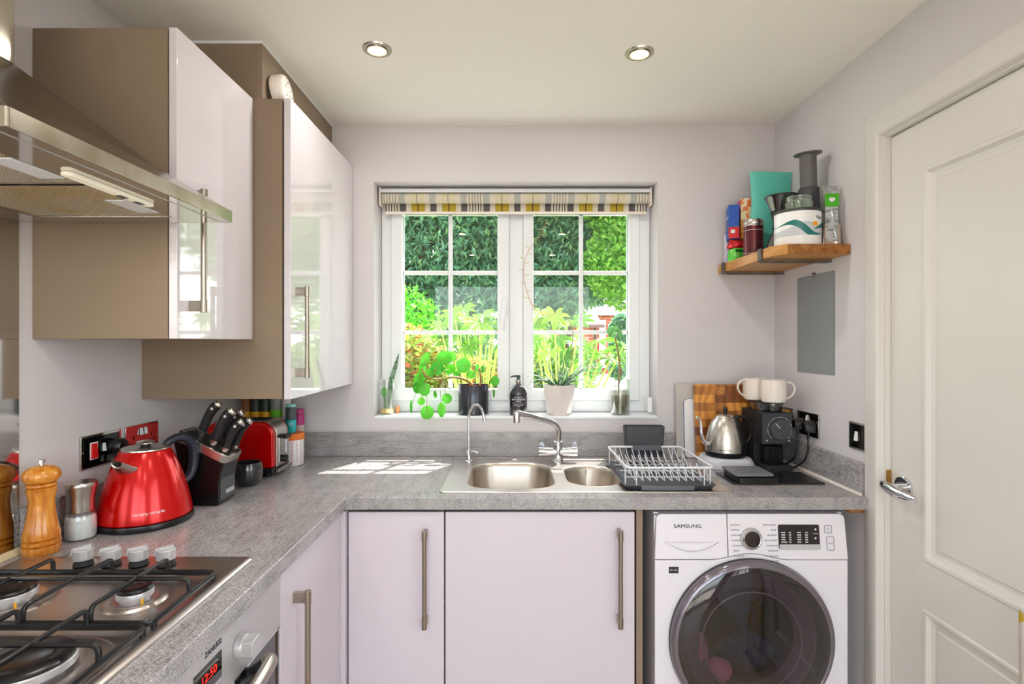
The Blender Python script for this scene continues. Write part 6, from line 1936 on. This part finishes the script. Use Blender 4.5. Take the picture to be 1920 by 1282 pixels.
# bright green bush at the left
def bush(name, label, base, clumps, n, size, lm, seed, slim=.6):
    rd = random.Random(seed)
    t = thing(name, label, 'shrub', base)
    b = MB()
    vol = sum((r[0] * r[1] * r[2]) ** .67 for _, r in clumps)
    for c, r in clumps:
        leaf_quads(b, c, r, int(n * (r[0] * r[1] * r[2]) ** .67 / vol), size, rd, slim=slim, shell=.3)
    b.build('foliage', lm, t, smooth=False, fix=False)
    b = MB()
    for c, r in clumps:
        b.tube(smooth_path([base, ((base[0] + c[0]) / 2 + .05, (base[1] + c[1]) / 2, (base[2] + c[2]) / 2), c], 4), [.03, .02, .008], n=7)
    b.build('stems', M['bark'], t)
    return t
bush('hedge_shrub', 'rounded bright green shrub at the left edge of the window view', (-1.6, 6.9, -.06),
     [((-1.55, 6.7, 1.55), (.72, .5, .62)), ((-1.6, 6.7, .8), (.8, .6, .8)), ((-1.15, 6.9, 1.1), (.45, .4, .4)), ((-2.2, 6.9, 1.2), (.6, .5, .9))], 15000, .065, bri, 21)
bush('variegated_shrub', 'yellow, green and rust variegated shrub low at the left of the window view', (-.8, 4.1, -.06),
     [((-.74, 4.1, 1.22), (.34, .28, .26)), ((-.40, 4.2, 1.10), (.28, .24, .20)), ((-.12, 4.35, 1.06), (.30, .2, .18)), ((-.6, 4.2, .65), (.6, .35, .45)), ((-1.15, 4.2, 1.1), (.34, .3, .34)), ((-.9, 4.5, 1.35), (.25, .2, .2))], 17000, .05, var, 22)
bush('flowering_shrub', 'light green shrub with pale flowers beside the window, right of centre', (.35, 4.3, -.06),
     [((.28, 4.2, 1.14), (.24, .22, .24)), ((.22, 4.2, .65), (.34, .3, .40)), ((.48, 4.3, .98), (.18, .2, .18)), ((.10, 4.4, 1.10), (.26, .2, .26))], 9000, .055, leaf_mat('lime_leaves', [(110, 170, 44), (140, 190, 60), (180, 196, 100), (90, 150, 44), (210, 196, 170)], 0.4, 0.4), 23)
# fatsia: long stalks carrying hand-shaped leaves
def palmate(b, c, r, nrm, tipdir, rd, lobes=8):
    nrm = Vector(nrm).normalized(); tipdir = Vector(tipdir)
    tipdir = (tipdir - nrm * nrm.dot(tipdir)).normalized()
    side = nrm.cross(tipdir)
    cv = b.bm.verts.new(c)
    N = lobes
    ring = []
    for i in range(N):
        a = R(-140 + 280 * i / (N - 1))
        L = r * (1.0 - .35 * abs(a) / R(140))
        for (da, k, dz) in ((-.20, .45, .02), (-.13, .72, .03), (0, 1.0, -.10), (.13, .72, .03), (.20, .45, .02)):
            aa = a + da * (2.0 if k < .5 else 1.2)
            p = c + (tipdir * math.cos(aa) + side * math.sin(aa)) * L * k + nrm * r * dz
            ring.append(b.bm.verts.new(p))
    for i in range(len(ring) - 1):
        b.bm.faces.new((cv, ring[i], ring[i + 1]))
def fatsia(label, base, heads, seed):
    rd = random.Random(seed)
    t = thing('fatsia', label, 'shrub', base)
    b = MB(); s = MB()
    for (x, y, Y, r) in heads:
        c = W(x, y, Y)
        nrm = Vector((rd.uniform(-.5, .5), rd.uniform(-.9, -.1), rd.uniform(.5, 1.0)))
        tip = Vector((c.x - base[0], rd.uniform(-.4, .2), rd.uniform(-.5, .1))) if abs(c.x - base[0]) > .05 else Vector((0, -1, -.4))
        palmate(b, c, r, nrm, tip, rd, rd.choice((7, 8, 9)))
        s.tube(smooth_path([base + Vector((rd.uniform(-.03, .03), rd.uniform(-.03, .03), .45)), (base + c) / 2 + Vector((0, 0, .30)), c], 5), [.008, .006, .005], n=6)
    s.tube([base, base + Vector((0, 0, .5))], [.03, .025], n=8)
    b.build('leaves', fat, t, smooth=False, fix=False)
    s.build('stalks', mat('yellow_green_stalk', (176, 200, 90), 0.5), t)
h1 = []
rd = random.Random(31)
for (x, y) in ((852, 588), (876, 600), (905, 590), (922, 612), (862, 622), (893, 618), (935, 640), (846, 642), (880, 645), (912, 632), (825, 610), (850, 605), (930, 590), (868, 580), (938, 608), (836, 630), (812, 626), (900, 604)):
    h1.append((x, y, rd.uniform(3.15, 3.6), rd.uniform(.10, .15)))
fatsia('fatsia with hand-shaped lime leaves seen through the left half of the window', Vector((-.22, 3.45, -.06)), h1, 41)
h2 = []
for (x, y) in ((1010, 602), (1040, 590), (1060, 606), (1022, 625), (1085, 600), (1005, 640), (1048, 632), (1012, 585), (1075, 640), (1100, 655), (1130, 660), (1165, 660), (1120, 640), (1145, 672), (1030, 660), (1060, 665), (1000, 612), (1095, 672), (1170, 648)):
    h2.append((x, y, rd.uniform(3.15, 3.6), rd.uniform(.09, .14)))
fatsia('fatsia with hand-shaped lime leaves seen through the right half of the window', Vector((.30, 3.45, -.06)), h2, 42)
# brick garage with a sloping roof and a fence beyond
def brick_mat():
    m = bpy.data.materials.new('red_brick'); m.use_nodes = True
    nt = m.node_tree; b = nt.nodes['Principled BSDF']; b.inputs['Roughness'].default_value = .9
    tc = nt.nodes.new('ShaderNodeTexCoord'); mp = nt.nodes.new('ShaderNodeMapping'); mp.inputs['Rotation'].default_value = (R(90), 0, 0)
    nt.links.new(tc.outputs['Object'], mp.inputs['Vector'])
    br = nt.nodes.new('ShaderNodeTexBrick'); br.inputs['Scale'].default_value = 1.0; br.inputs['Brick Width'].default_value = .45; br.inputs['Row Height'].default_value = .15; br.inputs['Mortar Size'].default_value = .012
    br.inputs['Color1'].default_value = srgb((206, 112, 84)); br.inputs['Color2'].default_value = srgb((176, 92, 72)); br.inputs['Mortar'].default_value = srgb((206, 180, 164))
    nt.links.new(mp.outputs[0], br.inputs['Vector']); nt.links.new(br.outputs['Color'], b.inputs['Base Color'])
    return m
M['redbrick'] = brick_mat()
gg = thing('brick_garage', 'red brick garage with a low sloping roof beyond the garden', 'garage', (3.2, 24, -.06))
b = MB(); b.box(1.4, 3.6, 23, 28, -.06, 2.1); b.build('wall', M['redbrick'], gg)
b = MB(); b.loft([[(1.2, 22.7, 2.1), (3.8, 22.7, 2.1), (3.8, 28.3, 2.1), (1.2, 28.3, 2.1)], [(2.6, 24.6, 3.0), (3.6, 24.6, 3.0), (3.6, 27, 3.0), (2.6, 27, 3.0)]]); b.build('roof', mat('pale_roof_tiles', (160, 130, 118), 0.8), gg)
b = MB(); b.box(1.15, 3.85, 22.6, 22.75, 1.98, 2.12); b.build('gutter', mat('brown_gutter', (120, 90, 82), 0.5), gg)
b = MB(); b.cyl((3.5, 22.85, -.06), (3.5, 22.85, 2.0), .07); b.build('downpipe', mat('brown_pipe', (96, 66, 66), 0.5), gg)
b = MB(); b.box(2.0, 2.9, 22.96, 22.99, .6, 1.5); b.build('window', M['white'], gg)
hs = thing('brick_house', 'neighbouring brick house at the right edge of the window view', 'house', (5.2, 26, -.06))
b = MB(); b.box(3.9, 7.5, 25, 31, -.06, 2.6); b.build('wall', M['redbrick'], hs)
b = MB(); b.box(4.0, 4.3, 24.94, 25, .2, 2.4); b.build('door_frame', M['white'], hs)
b = MB(); b.box(4.4, 7.5, 24.9, 25, 1.9, 2.2); b.build('lintel', M['white'], hs)
b = MB(); b.loft([[(3.7, 24.7, 2.6), (7.7, 24.7, 2.6), (7.7, 31.3, 2.6), (3.7, 31.3, 2.6)], [(3.9, 27, 4.4), (7.5, 27, 4.4), (7.5, 29, 4.4), (3.9, 29, 4.4)]]); b.build('roof', mat('grey_roof_tiles', (120, 112, 116), 0.8), hs)
bush('hanging_ivy', 'dark ivy curtain hanging at the right edge of the window view', (3.6, 18.2, -.06), [((3.6, 18, 1.6), (.42, .2, .75)), ((3.5, 18, .5), (.3, .2, .4))], 3500, .14, far, 26)
fn = thing('garden_fence', 'grey-blue board fence along the path at the back of the garden', 'fence', (2.0, 15, -.06))
b = MB()
for i in range(26):
    x = -6 + i * .30
    b.box(x, x + .285, 14.5, 14.53, -.05, .95)
b.build('boards', mat('blue_grey_boards', (128, 136, 156), 0.8), fn)
for i in range(5):
    MB().box(-6.05 + i * 1.9, -5.95 + i * 1.9, 14.54, 14.64, -.06, 1.02).build('post', mat('fence_post', (110, 112, 124), 0.8), fn)
